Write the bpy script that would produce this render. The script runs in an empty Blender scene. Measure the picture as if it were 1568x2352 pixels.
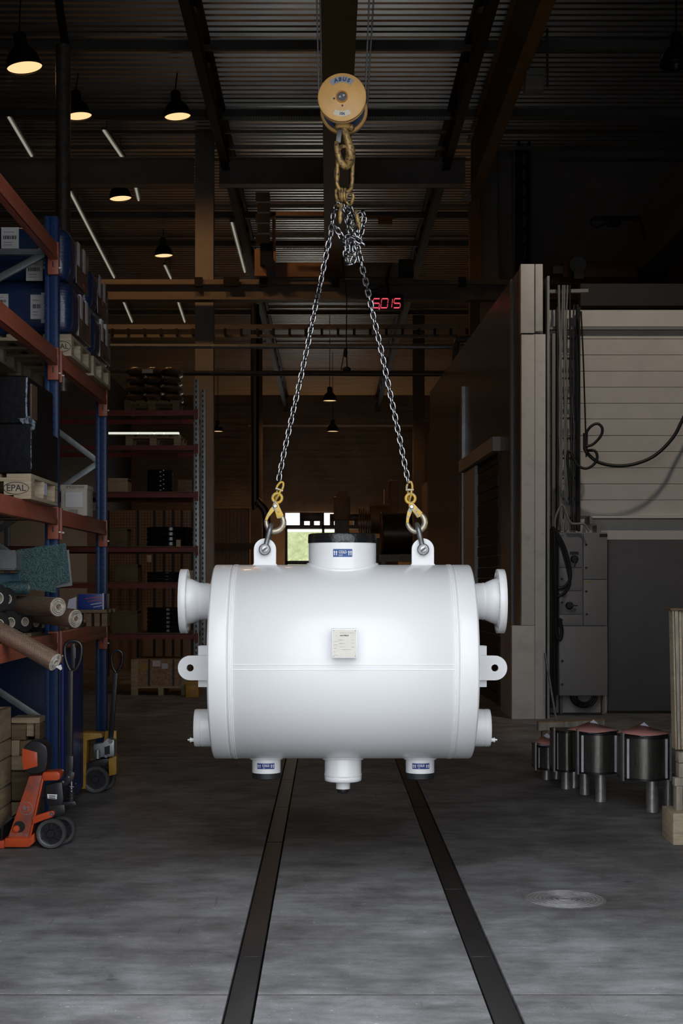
import bpy, bmesh, math, random
from mathutils import Vector, Matrix, Quaternion

# ------------------------------------------------------------------ camera, sky, exposure
F, CX, CY, H = 3267.0, 755.0, 1335.0, 1.6          # focal length in px, vanishing point, eye height
scene = bpy.context.scene
COL = scene.collection
cam_data = bpy.data.cameras.new('camera')
cam_data.lens = F * 36.0 / 2352.0
cam_data.sensor_width = 36.0
cam_data.sensor_fit = 'AUTO'
cam_data.shift_x = (784.0 - CX) / 2352.0
cam_data.shift_y = (CY - 1176.0) / 2352.0
cam_data.clip_end = 300
cam = bpy.data.objects.new('camera', cam_data)
cam.location = (0, 0, H)
cam.rotation_euler = (math.pi / 2, 0, 0)
COL.objects.link(cam)
scene.camera = cam

world = bpy.data.worlds.new('overcast_sky')
scene.world = world
world.use_nodes = True
bg = world.node_tree.nodes['Background']
bg.inputs[0].default_value = (0.92, 0.955, 1.0, 1)
bg.inputs[1].default_value = 1.0

scene.view_settings.view_transform = 'Standard'
scene.view_settings.look = 'None'
scene.view_settings.gamma = 1.0
scene.view_settings.exposure = 1.52
scene.view_settings.use_curve_mapping = False
scene.cycles.use_denoising = True
scene.cycles.max_bounces = 8
scene.cycles.diffuse_bounces = 3
scene.cycles.glossy_bounces = 3
scene.cycles.sample_clamp_indirect = 4.0
scene.cycles.caustics_reflective = False
scene.cycles.caustics_refractive = False

rnd = random.Random(11)

# ------------------------------------------------------------------ coordinates of the place
def X(px, d): return (px - CX) * d / F
def Z(py, d): return H - (py - CY) * d / F
def P(px, py, d): return Vector((X(px, d), d, Z(py, d)))
def V(*a): return Vector(a)
UP = Vector((0, 0, 1))

# ------------------------------------------------------------------ materials
MATS = {}
def mat(name, col, rough=0.5, metal=0.0, var=0.0, scale=6.0, bump=0.0, bscale=None, col2=None, thr=None,
        stretch=(1, 1, 1), emit=None, estr=0.0, spec=0.5, coat=0.0, trans=0.0, detail=4.0, rough2=None):
    """procedural principled material: noise mottling between two colours, optional relief"""
    m = bpy.data.materials.new(name)
    m.use_nodes = True
    nt = m.node_tree; N = nt.nodes; L = nt.links
    b = N['Principled BSDF']
    b.inputs['Base Color'].default_value = (*col, 1)
    b.inputs['Roughness'].default_value = rough
    b.inputs['Metallic'].default_value = metal
    b.inputs['Specular IOR Level'].default_value = spec
    b.inputs['Coat Weight'].default_value = coat
    b.inputs['Transmission Weight'].default_value = trans
    if emit:
        b.inputs['Emission Color'].default_value = (*emit, 1)
        b.inputs['Emission Strength'].default_value = estr
    if var or col2 or bump:
        tc = N.new('ShaderNodeTexCoord')
        mp = N.new('ShaderNodeMapping'); mp.inputs['Scale'].default_value = stretch
        L.new(tc.outputs['Object'], mp.inputs['Vector'])
        nz = N.new('ShaderNodeTexNoise'); nz.inputs['Scale'].default_value = scale; nz.inputs['Detail'].default_value = detail
        nz.inputs['Roughness'].default_value = 0.62
        L.new(mp.outputs[0], nz.inputs['Vector'])
    if var or col2:
        cr = N.new('ShaderNodeValToRGB')
        c2 = col2 if col2 else tuple(max(0, c * (1 - var)) for c in col)
        c1 = col if col2 else tuple(min(1, c * (1 + var * 0.6)) for c in col)
        lo, hi = (thr if thr else (0.32, 0.68))
        cr.color_ramp.elements[0].position = lo; cr.color_ramp.elements[0].color = (*c2, 1)
        cr.color_ramp.elements[1].position = hi; cr.color_ramp.elements[1].color = (*c1, 1)
        L.new(nz.outputs['Fac'], cr.inputs['Fac'])
        L.new(cr.outputs['Color'], b.inputs['Base Color'])
        if rough2 is not None:
            mr = N.new('ShaderNodeMapRange')
            mr.inputs['From Min'].default_value = lo; mr.inputs['From Max'].default_value = hi
            mr.inputs['To Min'].default_value = rough2; mr.inputs['To Max'].default_value = rough
            L.new(nz.outputs['Fac'], mr.inputs['Value']); L.new(mr.outputs[0], b.inputs['Roughness'])
    if bump:
        nb = nz
        if bscale:
            nb = N.new('ShaderNodeTexNoise'); nb.inputs['Scale'].default_value = bscale; nb.inputs['Detail'].default_value = 3
            L.new(mp.outputs[0], nb.inputs['Vector'])
        bp = N.new('ShaderNodeBump'); bp.inputs['Strength'].default_value = bump; bp.inputs['Distance'].default_value = 0.01
        L.new(nb.outputs['Fac'], bp.inputs['Height']); L.new(bp.outputs[0], b.inputs['Normal'])
    MATS[name] = m
    return m

def concrete_material():
    m = bpy.data.materials.new('worn_concrete'); m.use_nodes = True
    nt = m.node_tree; N = nt.nodes; L = nt.links; b = N['Principled BSDF']
    tc = N.new('ShaderNodeTexCoord')
    def noise(sc, stretch=(1, 1, 1), det=6, rgh=0.65, off=(0, 0, 0)):
        mp = N.new('ShaderNodeMapping'); mp.inputs['Scale'].default_value = stretch; mp.inputs['Location'].default_value = off
        L.new(tc.outputs['Object'], mp.inputs['Vector'])
        n = N.new('ShaderNodeTexNoise'); n.inputs['Scale'].default_value = sc; n.inputs['Detail'].default_value = det
        n.inputs['Roughness'].default_value = rgh
        L.new(mp.outputs[0], n.inputs['Vector']); return n.outputs['Fac']
    def ramp(src, a, ca, c, cc):
        r = N.new('ShaderNodeValToRGB')
        r.color_ramp.elements[0].position = a; r.color_ramp.elements[0].color = (*ca, 1)
        r.color_ramp.elements[1].position = c; r.color_ramp.elements[1].color = (*cc, 1)
        L.new(src, r.inputs['Fac']); return r.outputs['Color']
    def mul(a, c, f=1.0):
        x = N.new('ShaderNodeMix'); x.data_type = 'RGBA'; x.blend_type = 'MULTIPLY'; x.inputs['Factor'].default_value = f
        L.new(a, x.inputs['A']); L.new(c, x.inputs['B']); return x.outputs['Result']
    base = ramp(noise(0.9), 0.3, (0.185, 0.182, 0.184), 0.7, (0.335, 0.345, 0.36))
    blot = ramp(noise(2.3, off=(3, 1, 0)), 0.36, (0.56, 0.545, 0.55), 0.60, (1, 1, 1))
    wear = ramp(noise(9.0, (0.35, 1.0, 1), 8, 0.72), 0.32, (0.62, 0.61, 0.60), 0.60, (1.08, 1.08, 1.08))
    fine = ramp(noise(120.0, det=2), 0.30, (0.80, 0.80, 0.80), 0.6, (1, 1, 1))
    spots = ramp(noise(5.5, off=(9, 4, 0), det=2), 0.24, (0.55, 0.54, 0.55), 0.30, (1, 1, 1))
    rust = ramp(noise(1.1, off=(5, 8, 0), det=3), 0.62, (1, 1, 1), 0.75, (1.0, 0.86, 0.80))
    chips = ramp(noise(38.0, off=(2, 7, 0), det=1), 0.735, (1, 1, 1), 0.76, (1.9, 1.9, 1.95))
    scr = ramp(noise(7.0, (6.0, 0.25, 1), 2, 0.5, off=(1, 3, 0)), 0.24, (0.72, 0.71, 0.71), 0.29, (1, 1, 1))
    c = mul(mul(mul(mul(mul(mul(mul(base, blot), wear), fine), spots), rust), chips), scr)
    L.new(c, b.inputs['Base Color'])
    rr = N.new('ShaderNodeMapRange'); rr.inputs['To Min'].default_value = 0.42; rr.inputs['To Max'].default_value = 0.75
    L.new(noise(3.0), rr.inputs['Value']); L.new(rr.outputs[0], b.inputs['Roughness'])
    b.inputs['Specular IOR Level'].default_value = 0.22
    bp = N.new('ShaderNodeBump'); bp.inputs['Strength'].default_value = 0.12; bp.inputs['Distance'].default_value = 0.01
    L.new(noise(60.0), bp.inputs['Height']); L.new(bp.outputs[0], b.inputs['Normal'])
    MATS['concrete'] = m

def grid_material(name, col, gap, su, sv, width=0.18, rough=0.35, metal=0.6, bump=0.6):
    """woven wire look: two crossing wave textures over object coordinates"""
    m = bpy.data.materials.new(name); m.use_nodes = True
    nt = m.node_tree; N = nt.nodes; L = nt.links; b = N['Principled BSDF']
    tc = N.new('ShaderNodeTexCoord')
    fs = []
    for direction, s in (('X', su), ('Z', sv)):
        w = N.new('ShaderNodeTexWave'); w.wave_type = 'BANDS'; w.bands_direction = direction
        w.inputs['Scale'].default_value = s; w.inputs['Distortion'].default_value = 0.6; w.inputs['Detail Scale'].default_value = 0.4
        L.new(tc.outputs['Object'], w.inputs['Vector']); fs.append(w.outputs['Fac'])
    mx = N.new('ShaderNodeMath'); mx.operation = 'MAXIMUM'; L.new(fs[0], mx.inputs[0]); L.new(fs[1], mx.inputs[1])
    cr = N.new('ShaderNodeValToRGB')
    cr.color_ramp.elements[0].position = 1 - width * 2.2; cr.color_ramp.elements[0].color = (*gap, 1)
    cr.color_ramp.elements[1].position = 1 - width * 0.8; cr.color_ramp.elements[1].color = (*col, 1)
    L.new(mx.outputs[0], cr.inputs['Fac']); L.new(cr.outputs['Color'], b.inputs['Base Color'])
    bp = N.new('ShaderNodeBump'); bp.inputs['Strength'].default_value = bump; bp.inputs['Distance'].default_value = 0.004
    L.new(mx.outputs[0], bp.inputs['Height']); L.new(bp.outputs[0], b.inputs['Normal'])
    b.inputs['Roughness'].default_value = rough; b.inputs['Metallic'].default_value = metal
    MATS[name] = m

concrete_material()
mat('vessel_white', (0.86, 0.87, 0.88), 0.32, coat=0.25, bump=0.012, bscale=90)
mat('plain_white', (0.80, 0.80, 0.78), 0.45)
mat('black_film', (0.012, 0.012, 0.013), 0.22, bump=0.35, scale=30)
mat('black_rubber', (0.014, 0.014, 0.015), 0.5, bump=0.05, scale=40)
mat('label_blue', (0.006, 0.065, 0.27), 0.35)
mat('label_navy', (0.012, 0.035, 0.22), 0.35)
mat('brown_tape', (0.16, 0.06, 0.04), 0.4)
mat('plate_cream', (0.74, 0.71, 0.64), 0.4, var=0.05, scale=30)
mat('ink', (0.03, 0.03, 0.035), 0.6)
mat('ink_grey', (0.28, 0.26, 0.24), 0.6)
mat('ink_blue', (0.008, 0.035, 0.13), 0.5)
mat('ink_red', (0.55, 0.07, 0.06), 0.5)
mat('steel', (0.42, 0.42, 0.43), 0.33, 1.0, var=0.25, scale=20)
mat('dark_steel', (0.10, 0.10, 0.105), 0.38, 0.8, var=0.3, scale=25)
mat('chain_steel', (0.36, 0.365, 0.38), 0.22, 1.0, var=0.35, scale=60)
mat('brace_grey', (0.20, 0.215, 0.22), 0.45, 0.5, var=0.22, scale=14)
mat('flue_metal', (0.42, 0.39, 0.35), 0.42, 0.65, var=0.25, scale=12)
mat('galvanised', (0.40, 0.42, 0.43), 0.42, 0.75, var=0.22, scale=14)
mat('hook_yellow', (0.70, 0.45, 0.07), 0.42, 0.1, col2=(0.36, 0.34, 0.30), thr=(0.40, 0.47), scale=42, bump=0.1)
mat('hook_wornsteel', (0.52, 0.46, 0.34), 0.36, 0.7, col2=(0.30, 0.28, 0.25), scale=40)
mat('block_yellow', (0.76, 0.43, 0.145), 0.40, 0.0, var=0.13, scale=9, bump=0.03)
mat('block_yellow_worn', (0.46, 0.29, 0.10), 0.42, 0.35, col2=(0.10, 0.08, 0.055), thr=(0.40, 0.50), scale=55, bump=0.15)
mat('navy_paint', (0.012, 0.03, 0.10), 0.4)
mat('sticker_grey', (0.30, 0.31, 0.33), 0.4)
mat('sticker_cream', (0.72, 0.66, 0.52), 0.45)
mat('rope_steel', (0.16, 0.155, 0.15), 0.4, 0.8, bump=0.5, scale=120)
mat('rail_plate', (0.030, 0.028, 0.028), 0.38, 0.35, var=0.25, scale=5, stretch=(1, 0.3, 1), bump=0.04, bscale=70)
mat('joint_filler', (0.11, 0.105, 0.105), 0.8, var=0.3, scale=20)
mat('seam_dark', (0.025, 0.024, 0.024), 0.8)
mat('manhole_ridge', (0.27, 0.265, 0.27), 0.55, 0.0, var=0.4, scale=14)
mat('manhole_iron', (0.185, 0.18, 0.18), 0.6, 0.0, var=0.35, scale=18, bump=0.25)
mat('roof_deck', (0.62, 0.60, 0.57), 0.28, 0.85, var=0.2, scale=1.5, stretch=(0.3, 3, 1))
mat('frame_grey', (0.36, 0.37, 0.36), 0.5, var=0.15, scale=3)
mat('column_grey', (0.52, 0.51, 0.495), 0.5, var=0.12, scale=3)
mat('column_tan', (0.36, 0.32, 0.28), 0.5, var=0.12, scale=3)
mat('crane_brown', (0.22, 0.125, 0.045), 0.5, var=0.15, scale=3)
mat('crane_ochre', (0.40, 0.22, 0.05), 0.45, var=0.15, scale=3)
mat('crane_tan', (0.56, 0.34, 0.20), 0.5, var=0.1, scale=3)
mat('crane_red', (0.09, 0.012, 0.009), 0.5, var=0.2, scale=3)
mat('wall_panel', (0.70, 0.67, 0.63), 0.5, var=0.08, scale=2.2, bump=0.02, bscale=30)
mat('wall_panel_edge', (0.74, 0.71, 0.67), 0.55, var=0.16, scale=4, col2=(0.60, 0.57, 0.54), thr=(0.3, 0.5))
mat('wall_dim', (0.50, 0.475, 0.445), 0.6, var=0.12, scale=0.8)
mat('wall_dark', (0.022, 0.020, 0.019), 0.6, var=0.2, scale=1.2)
mat('wall_film', (0.15, 0.15, 0.148), 0.22, 0.0, bump=0.25, scale=14, stretch=(1, 1, 0.4))
mat('back_cladding', (0.40, 0.32, 0.24), 0.38, 0.5, var=0.2, scale=1.0)
mat('door_dark', (0.105, 0.10, 0.105), 0.5, var=0.1, scale=3)
mat('cabinet_grey', (0.255, 0.25, 0.255), 0.45, var=0.06, scale=5)
mat('black_plastic', (0.016, 0.016, 0.017), 0.42)
mat('cable_grey', (0.26, 0.25, 0.24), 0.5)
mat('lamp_shell', (0.06, 0.055, 0.05), 0.3, 0.6)
mat('lamp_glow', (1.0, 0.8, 0.5), 0.5, emit=(1.0, 0.66, 0.32), estr=0.40)
mat('tube_light', (0.95, 0.95, 0.85), 0.5, emit=(0.96, 0.92, 0.76), estr=0.10)
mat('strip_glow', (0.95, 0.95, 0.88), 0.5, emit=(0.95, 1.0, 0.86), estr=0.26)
mat('led_red', (0.9, 0.1, 0.2), 0.5, emit=(1.0, 0.10, 0.16), estr=0.30)
mat('upright_blue', (0.008, 0.036, 0.13), 0.38, var=0.2, scale=9)
mat('upright_dark', (0.005, 0.012, 0.03), 0.7)
mat('beam_red', (0.36, 0.095, 0.055), 0.42, var=0.18, scale=9)
mat('beam_maroon', (0.20, 0.035, 0.03), 0.5, var=0.2, scale=6)
mat('wood', (0.46, 0.35, 0.22), 0.65, col2=(0.28, 0.205, 0.125), scale=5, stretch=(1, 1, 7), bump=0.12, detail=6)
mat('wood_pale', (0.52, 0.43, 0.30), 0.65, col2=(0.33, 0.26, 0.17), scale=5, stretch=(1, 1, 7), bump=0.12, detail=6)
mat('wood_grey', (0.46, 0.41, 0.33), 0.7, col2=(0.24, 0.21, 0.17), scale=5, stretch=(5, 5, 1), bump=0.2, detail=6)
mat('wood_dark', (0.20, 0.135, 0.075), 0.7, col2=(0.10, 0.065, 0.035), scale=5, stretch=(1, 1, 7), bump=0.12)
mat('osb', (0.42, 0.27, 0.15), 0.7, col2=(0.22, 0.13, 0.07), scale=28, bump=0.2, detail=2)
mat('cardboard', (0.48, 0.36, 0.23), 0.65, var=0.1, scale=8)
mat('cardboard_pale', (0.50, 0.45, 0.37), 0.6, var=0.12, scale=10)
mat('paper', (0.62, 0.60, 0.61), 0.6, var=0.05, scale=10)
mat('paper_pink', (0.66, 0.30, 0.27), 0.6, var=0.12, scale=8)
mat('paper_lilac', (0.60, 0.58, 0.72), 0.6)
mat('blue_bag', (0.014, 0.032, 0.095), 0.25, coat=0.4, bump=0.5, scale=16, stretch=(0.5, 0.5, 5), var=0.3)
mat('blue_bag_bright', (0.02, 0.10, 0.34), 0.25, coat=0.5, bump=0.4, scale=16, stretch=(0.5, 0.5, 5))
mat('wrap_white', (0.62, 0.64, 0.66), 0.2, coat=0.5, col2=(0.05, 0.09, 0.20), thr=(0.44, 0.52), scale=9, stretch=(0.4, 0.4, 14), bump=0.3)
mat('brown_wrap', (0.16, 0.105, 0.075), 0.24, coat=0.4, bump=0.6, scale=14, var=0.35)
mat('black_wrap', (0.005, 0.005, 0.006), 0.42, spec=0.12, bump=0.3, scale=18)
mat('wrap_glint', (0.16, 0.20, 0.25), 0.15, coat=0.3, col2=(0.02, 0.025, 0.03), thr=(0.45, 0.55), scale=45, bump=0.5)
mat('net_green', (0.045, 0.12, 0.125), 0.5, col2=(0.012, 0.035, 0.038), scale=130, bump=0.5, detail=1)
mat('sheet_grey', (0.22, 0.23, 0.23), 0.4, 0.4, var=0.2, scale=6)
mat('cyan_foil', (0.10, 0.20, 0.26), 0.25, 0.5, var=0.3, scale=12)
grid_material('brown_mesh', (0.52, 0.36, 0.26), (0.10, 0.055, 0.035), 46, 46, metal=0.45)
mat('roll_core', (0.55, 0.50, 0.42), 0.6)
mat('roll_end', (0.60, 0.55, 0.48), 0.4, var=0.4, scale=40, bump=0.4)
mat('truck_orange', (0.62, 0.085, 0.022), 0.35, coat=0.2, var=0.12, scale=12)
mat('truck_orange_worn', (0.52, 0.085, 0.03), 0.4, col2=(0.22, 0.075, 0.06), thr=(0.35, 0.55), scale=7)
mat('truck_black', (0.018, 0.018, 0.02), 0.35)
mat('truck_yellow', (0.50, 0.27, 0.03), 0.45, var=0.25, scale=10)
mat('tyre_grey', (0.07, 0.07, 0.072), 0.5)
mat('logo_grey', (0.23, 0.23, 0.26), 0.5)
mat('plate_stack', (0.19, 0.18, 0.165), 0.3, 0.8, var=0.3, scale=10, stretch=(6, 6, 1))
mat('plate_strip', (0.62, 0.61, 0.66), 0.35, 0.2, var=0.2, scale=10)
mat('tube_steel', (0.46, 0.44, 0.42), 0.36, 0.7, var=0.3, scale=20, bump=0.05)
mat('machine_dark', (0.10, 0.075, 0.055), 0.35, 0.5, var=0.3, scale=6)
mat('machine_tan', (0.30, 0.20, 0.12), 0.45, 0.3, var=0.2, scale=4)
mat('office_tan', (0.62, 0.46, 0.33), 0.5, var=0.05, scale=3)
mat('glass_dark', (0.02, 0.02, 0.022), 0.08, coat=0.3)
mat('slat_tan', (0.36, 0.23, 0.13), 0.5, var=0.12, scale=4)
mat('leaf_pale', (0.55, 0.58, 0.34), 0.6, col2=(0.32, 0.38, 0.18), scale=3)
mat('yard_bounce', (0.40, 0.395, 0.385), 0.8, var=0.2, scale=8)
mat('stack_white', (0.75, 0.75, 0.66), 0.5, var=0.05)

# ------------------------------------------------------------------ mesh builder
ORG = {}
class MB:
    def __init__(self): self.v = []; self.f = []
    def add(self, vs, fs):
        o = len(self.v); self.v += [Vector(p) for p in vs]; self.f += [tuple(i + o for i in f) for f in fs]; return self
    def box(self, x0, x1, y0, y1, z0, z1):
        vs = [(x, y, z) for x in (x0, x1) for y in (y0, y1) for z in (z0, z1)]
        return self.add(vs, [(0, 1, 3, 2), (4, 6, 7, 5), (0, 4, 5, 1), (2, 3, 7, 6), (0, 2, 6, 4), (1, 5, 7, 3)])
    def obox(self, c, a, b, d):
        c, a, b, d = Vector(c), Vector(a), Vector(b), Vector(d)
        vs = [c + sx * a + sy * b + sz * d for sx in (-1, 1) for sy in (-1, 1) for sz in (-1, 1)]
        return self.add(vs, [(0, 1, 3, 2), (4, 6, 7, 5), (0, 4, 5, 1), (2, 3, 7, 6), (0, 2, 6, 4), (1, 5, 7, 3)])
    def bar(self, p0, p1, w, h, up=(0, 0, 1)):
        p0, p1 = Vector(p0), Vector(p1); t = (p1 - p0); l = t.length; t.normalize()
        s = t.cross(Vector(up))
        if s.length < 1e-4: s = t.cross(Vector((1, 0, 0)))
        s.normalize(); u = s.cross(t)
        return self.obox((p0 + p1) / 2, t * l / 2, s * w / 2, u * h / 2)
    def ring(self, c, a, b, r, n):
        return [c + (a * math.cos(2 * math.pi * i / n) + b * math.sin(2 * math.pi * i / n)) * r for i in range(n)]
    @staticmethod
    def frame(t):
        t = Vector(t).normalized(); a = t.cross(UP)
        if a.length < 1e-3: a = t.cross(Vector((0, 1, 0)))
        a.normalize(); return a, t.cross(a).normalized()
    def cyl(self, p0, p1, r0, r1=None, n=24, cap=True):
        p0, p1 = Vector(p0), Vector(p1); r1 = r0 if r1 is None else r1
        a, b = self.frame(p1 - p0)
        return self.loft([self.ring(p0, a, b, r0, n), self.ring(p1, a, b, r1, n)], cap)
    def loft(self, rings, cap=True, closed=False):
        n = len(rings[0]); o = len(self.v)
        for r in rings: self.v += [Vector(p) for p in r]
        m = len(rings)
        for k in range(m if closed else m - 1):
            k2 = (k + 1) % m
            for i in range(n):
                j = (i + 1) % n
                self.f.append((o + k * n + i, o + k * n + j, o + k2 * n + j, o + k2 * n + i))
        if cap and not closed:
            self.f.append(tuple(o + i for i in reversed(range(n))))
            self.f.append(tuple(o + (m - 1) * n + i for i in range(n)))
        return self
    def lathe(self, prof, org, axis, n=48, cap=True):
        org, axis = Vector(org), Vector(axis).normalized(); a, b = self.frame(axis)
        return self.loft([self.ring(org + axis * t, a, b, max(r, 1e-5), n) for r, t in prof], cap)
    def tube(self, pts, r, n=8, closed=False, cap=True, flat=1.0, ref=None):
        pts = [Vector(p) for p in pts]; m = len(pts); rings = []
        a = None
        for i, p in enumerate(pts):
            if closed: t = pts[(i + 1) % m] - pts[i - 1]
            else: t = pts[min(i + 1, m - 1)] - pts[max(i - 1, 0)]
            t.normalize()
            if a is None: a = (Vector(ref) - t * Vector(ref).dot(t)).normalized() if ref else self.frame(t)[0]
            else: a = (a - t * a.dot(t)).normalized()
            b = t.cross(a); rr = r[i] if isinstance(r, (list, tuple)) else r
            rings.append([p + a * math.cos(2 * math.pi * k / n) * rr + b * math.sin(2 * math.pi * k / n) * rr * flat for k in range(n)])
        return self.loft(rings, cap, closed)
    def prism(self, poly, org, u, v, w):
        org, u, v, w = Vector(org), Vector(u), Vector(v), Vector(w); n = len(poly); o = len(self.v)
        base = [org + u * a + v * b for a, b in poly]
        self.v += base + [p + w for p in base]
        self.f.append(tuple(o + i for i in reversed(range(n)))); self.f.append(tuple(o + n + i for i in range(n)))
        for i in range(n):
            j = (i + 1) % n; self.f.append((o + i, o + j, o + n + j, o + n + i))
        return self
    def sphere(self, c, rx, ry=None, rz=None, n=16, m=10):
        c = Vector(c); ry = ry or rx; rz = rz or rx; rings = []
        for k in range(m + 1):
            th = math.pi * k / m; s = max(math.sin(th), 1e-4)
            rings.append([c + Vector((rx * s * math.cos(2 * math.pi * i / n), ry * s * math.sin(2 * math.pi * i / n), -rz * math.cos(th))) for i in range(n)])
        return self.loft(rings)
    def build(self, name, material, parent=None, org=None, bevel=0.0, seg=2, smooth=True, ang=0.62, **kw):
        o0 = ORG[parent.name] if parent is not None else Vector(org or (0, 0, 0))
        me = bpy.data.meshes.new(name)
        me.from_pydata([tuple(p - o0) for p in self.v], [], self.f)
        return finish(me, name, material, parent, o0, bevel, seg, smooth, ang, **kw)

def finish(me, name, material, parent, o0, bevel=0.0, seg=2, smooth=True, ang=0.62, label=None, cat=None, group=None, kind=None):
    bm = bmesh.new(); bm.from_mesh(me)
    bmesh.ops.recalc_face_normals(bm, faces=bm.faces)
    if bevel:
        es = [e for e in bm.edges if len(e.link_faces) == 2 and e.calc_face_angle(0) > ang]
        if es: bmesh.ops.bevel(bm, geom=es, offset=bevel, segments=seg, affect='EDGES', profile=0.6, clamp_overlap=True)
    if smooth:
        for f in bm.faces: f.smooth = True
        for e in bm.edges: e.smooth = not (len(e.link_faces) == 2 and e.calc_face_angle(0) > ang)
    bm.to_mesh(me); bm.free()
    me.materials.clear(); me.materials.append(MATS[material])
    ob = bpy.data.objects.new(name, me); COL.objects.link(ob)
    if parent is not None: ob.parent = parent
    else: ob.location = o0
    ORG[ob.name] = o0
    tag(ob, label, cat, group, kind)
    return ob

def tag(ob, label=None, cat=None, group=None, kind=None):
    if label: ob['label'] = label
    if cat: ob['category'] = cat
    if group: ob['group'] = group
    if kind: ob['kind'] = kind
    return ob

def thing(name, label, cat, loc, group=None, kind=None):
    ob = bpy.data.objects.new(name, None); ob.empty_display_size = 0.1
    ob.location = loc; COL.objects.link(ob); ORG[ob.name] = Vector(loc)
    return tag(ob, label, cat, group, kind)

def copy_tree(src, parent=None, label=None, group=None):
    c = src.copy(); COL.objects.link(c); c.parent = parent
    ORG[c.name] = ORG[src.name]
    if label: c['label'] = label
    if group: c['group'] = group
    for ch in list(src.children): copy_tree(ch, c)
    return c

def plate(splines, depth, org, u, v, name, material, parent, bevel=0.0, **kw):
    """flat plate with cut-outs: closed 2D outlines, the inner ones become holes"""
    cu = bpy.data.curves.new('outline', 'CURVE'); cu.dimensions = '2D'; cu.fill_mode = 'BOTH'
    cu.extrude = depth / 2
    for pts in splines:
        sp = cu.splines.new('POLY'); sp.points.add(len(pts) - 1); sp.use_cyclic_u = True
        for i, (a, b) in enumerate(pts): sp.points[i].co = (a, b, 0, 1)
    tmp = bpy.data.objects.new('outline', cu); COL.objects.link(tmp)
    dg = bpy.context.evaluated_depsgraph_get()
    me = bpy.data.meshes.new_from_object(tmp.evaluated_get(dg))
    bpy.data.objects.remove(tmp); bpy.data.curves.remove(cu)
    u, v = Vector(u).normalized(), Vector(v).normalized(); w = u.cross(v)
    o0 = ORG[parent.name] if parent is not None else Vector((0, 0, 0))
    mt = Matrix((u, v, w)).transposed().to_4x4(); mt.translation = Vector(org) - o0
    me.transform(mt)
    bm = bmesh.new(); bm.from_mesh(me); bmesh.ops.remove_doubles(bm, verts=bm.verts, dist=1e-5); bm.to_mesh(me); bm.free()
    return finish(me, name, material, parent, o0, bevel, **kw)

def circle(cx, cy, r, n=28): return [(cx + r * math.cos(2 * math.pi * i / n), cy + r * math.sin(2 * math.pi * i / n)) for i in range(n)]

def text(s, size, org, u, v, material, parent, name='lettering', depth=0.0006, bold=0.0, spacing=1.0, align='CENTER', shear=0.0, width=1.0, fit=None):
    cu = bpy.data.curves.new('lettering', 'FONT'); cu.body = s; cu.size = size; cu.extrude = depth
    cu.offset = bold * size; cu.align_x = align; cu.align_y = 'CENTER'; cu.space_character = spacing; cu.shear = shear
    cu.resolution_u = 3
    tmp = bpy.data.objects.new('lettering', cu); COL.objects.link(tmp)
    dg = bpy.context.evaluated_depsgraph_get(); dg.update()
    me = bpy.data.meshes.new_from_object(tmp.evaluated_get(dg))
    bpy.data.objects.remove(tmp); bpy.data.curves.remove(cu)
    if fit:
        xs_ = [p.co.x for p in me.vertices]; width = fit / max(max(xs_) - min(xs_), 1e-6)
    u, v = Vector(u).normalized(), Vector(v).normalized(); w = u.cross(v)
    o0 = ORG[parent.name] if parent is not None else Vector((0, 0, 0))
    mt = Matrix((u * width, v, w)).transposed().to_4x4(); mt.translation = Vector(org) - o0
    me.transform(mt)
    return finish(me, name, material, parent, o0, smooth=False)

XR, ZU = Vector((1, 0, 0)), Vector((0, 0, 1))
def bez(pts, n=6):
    """Catmull-Rom through the points"""
    pts = [Vector(p) for p in pts]; out = []
    for i in range(len(pts) - 1):
        p0 = pts[max(i - 1, 0)]; p1 = pts[i]; p2 = pts[i + 1]; p3 = pts[min(i + 2, len(pts) - 1)]
        for k in range(n):
            t = k / n
            out.append(0.5 * ((2 * p1) + (p2 - p0) * t + (2 * p0 - 5 * p1 + 4 * p2 - p3) * t * t + (3 * p1 - p0 - 3 * p2 + p3) * t ** 3))
    out.append(pts[-1]); return out

# ================================================================== THE SETTING
def ibeam(mb, p0, p1, h, w, tf=0.02, tw=0.012, up=(0, 0, 1)):
    p0, p1 = Vector(p0), Vector(p1); u = Vector(up)
    mb.bar(p0 + u * (h / 2 - tf / 2), p1 + u * (h / 2 - tf / 2), w, tf, up)
    mb.bar(p0 - u * (h / 2 - tf / 2), p1 - u * (h / 2 - tf / 2), w, tf, up)
    mb.bar(p0, p1, tw, h - 2 * tf, up)
    return mb
def hcol(mb, x, y, z0, z1, w, d, t=0.02):
    mb.box(x - w / 2, x + w / 2, y - d / 2, y - d / 2 + t, z0, z1)
    mb.box(x - w / 2, x + w / 2, y + d / 2 - t, y + d / 2, z0, z1)
    mb.box(x - t / 2, x + t / 2, y - d / 2 + t, y + d / 2 - t, z0, z1)
    return mb

ROOF = 11.0
Y0, Y1, XL, XRW = 4.85, 72.0, -10.0, 10.0

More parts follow.
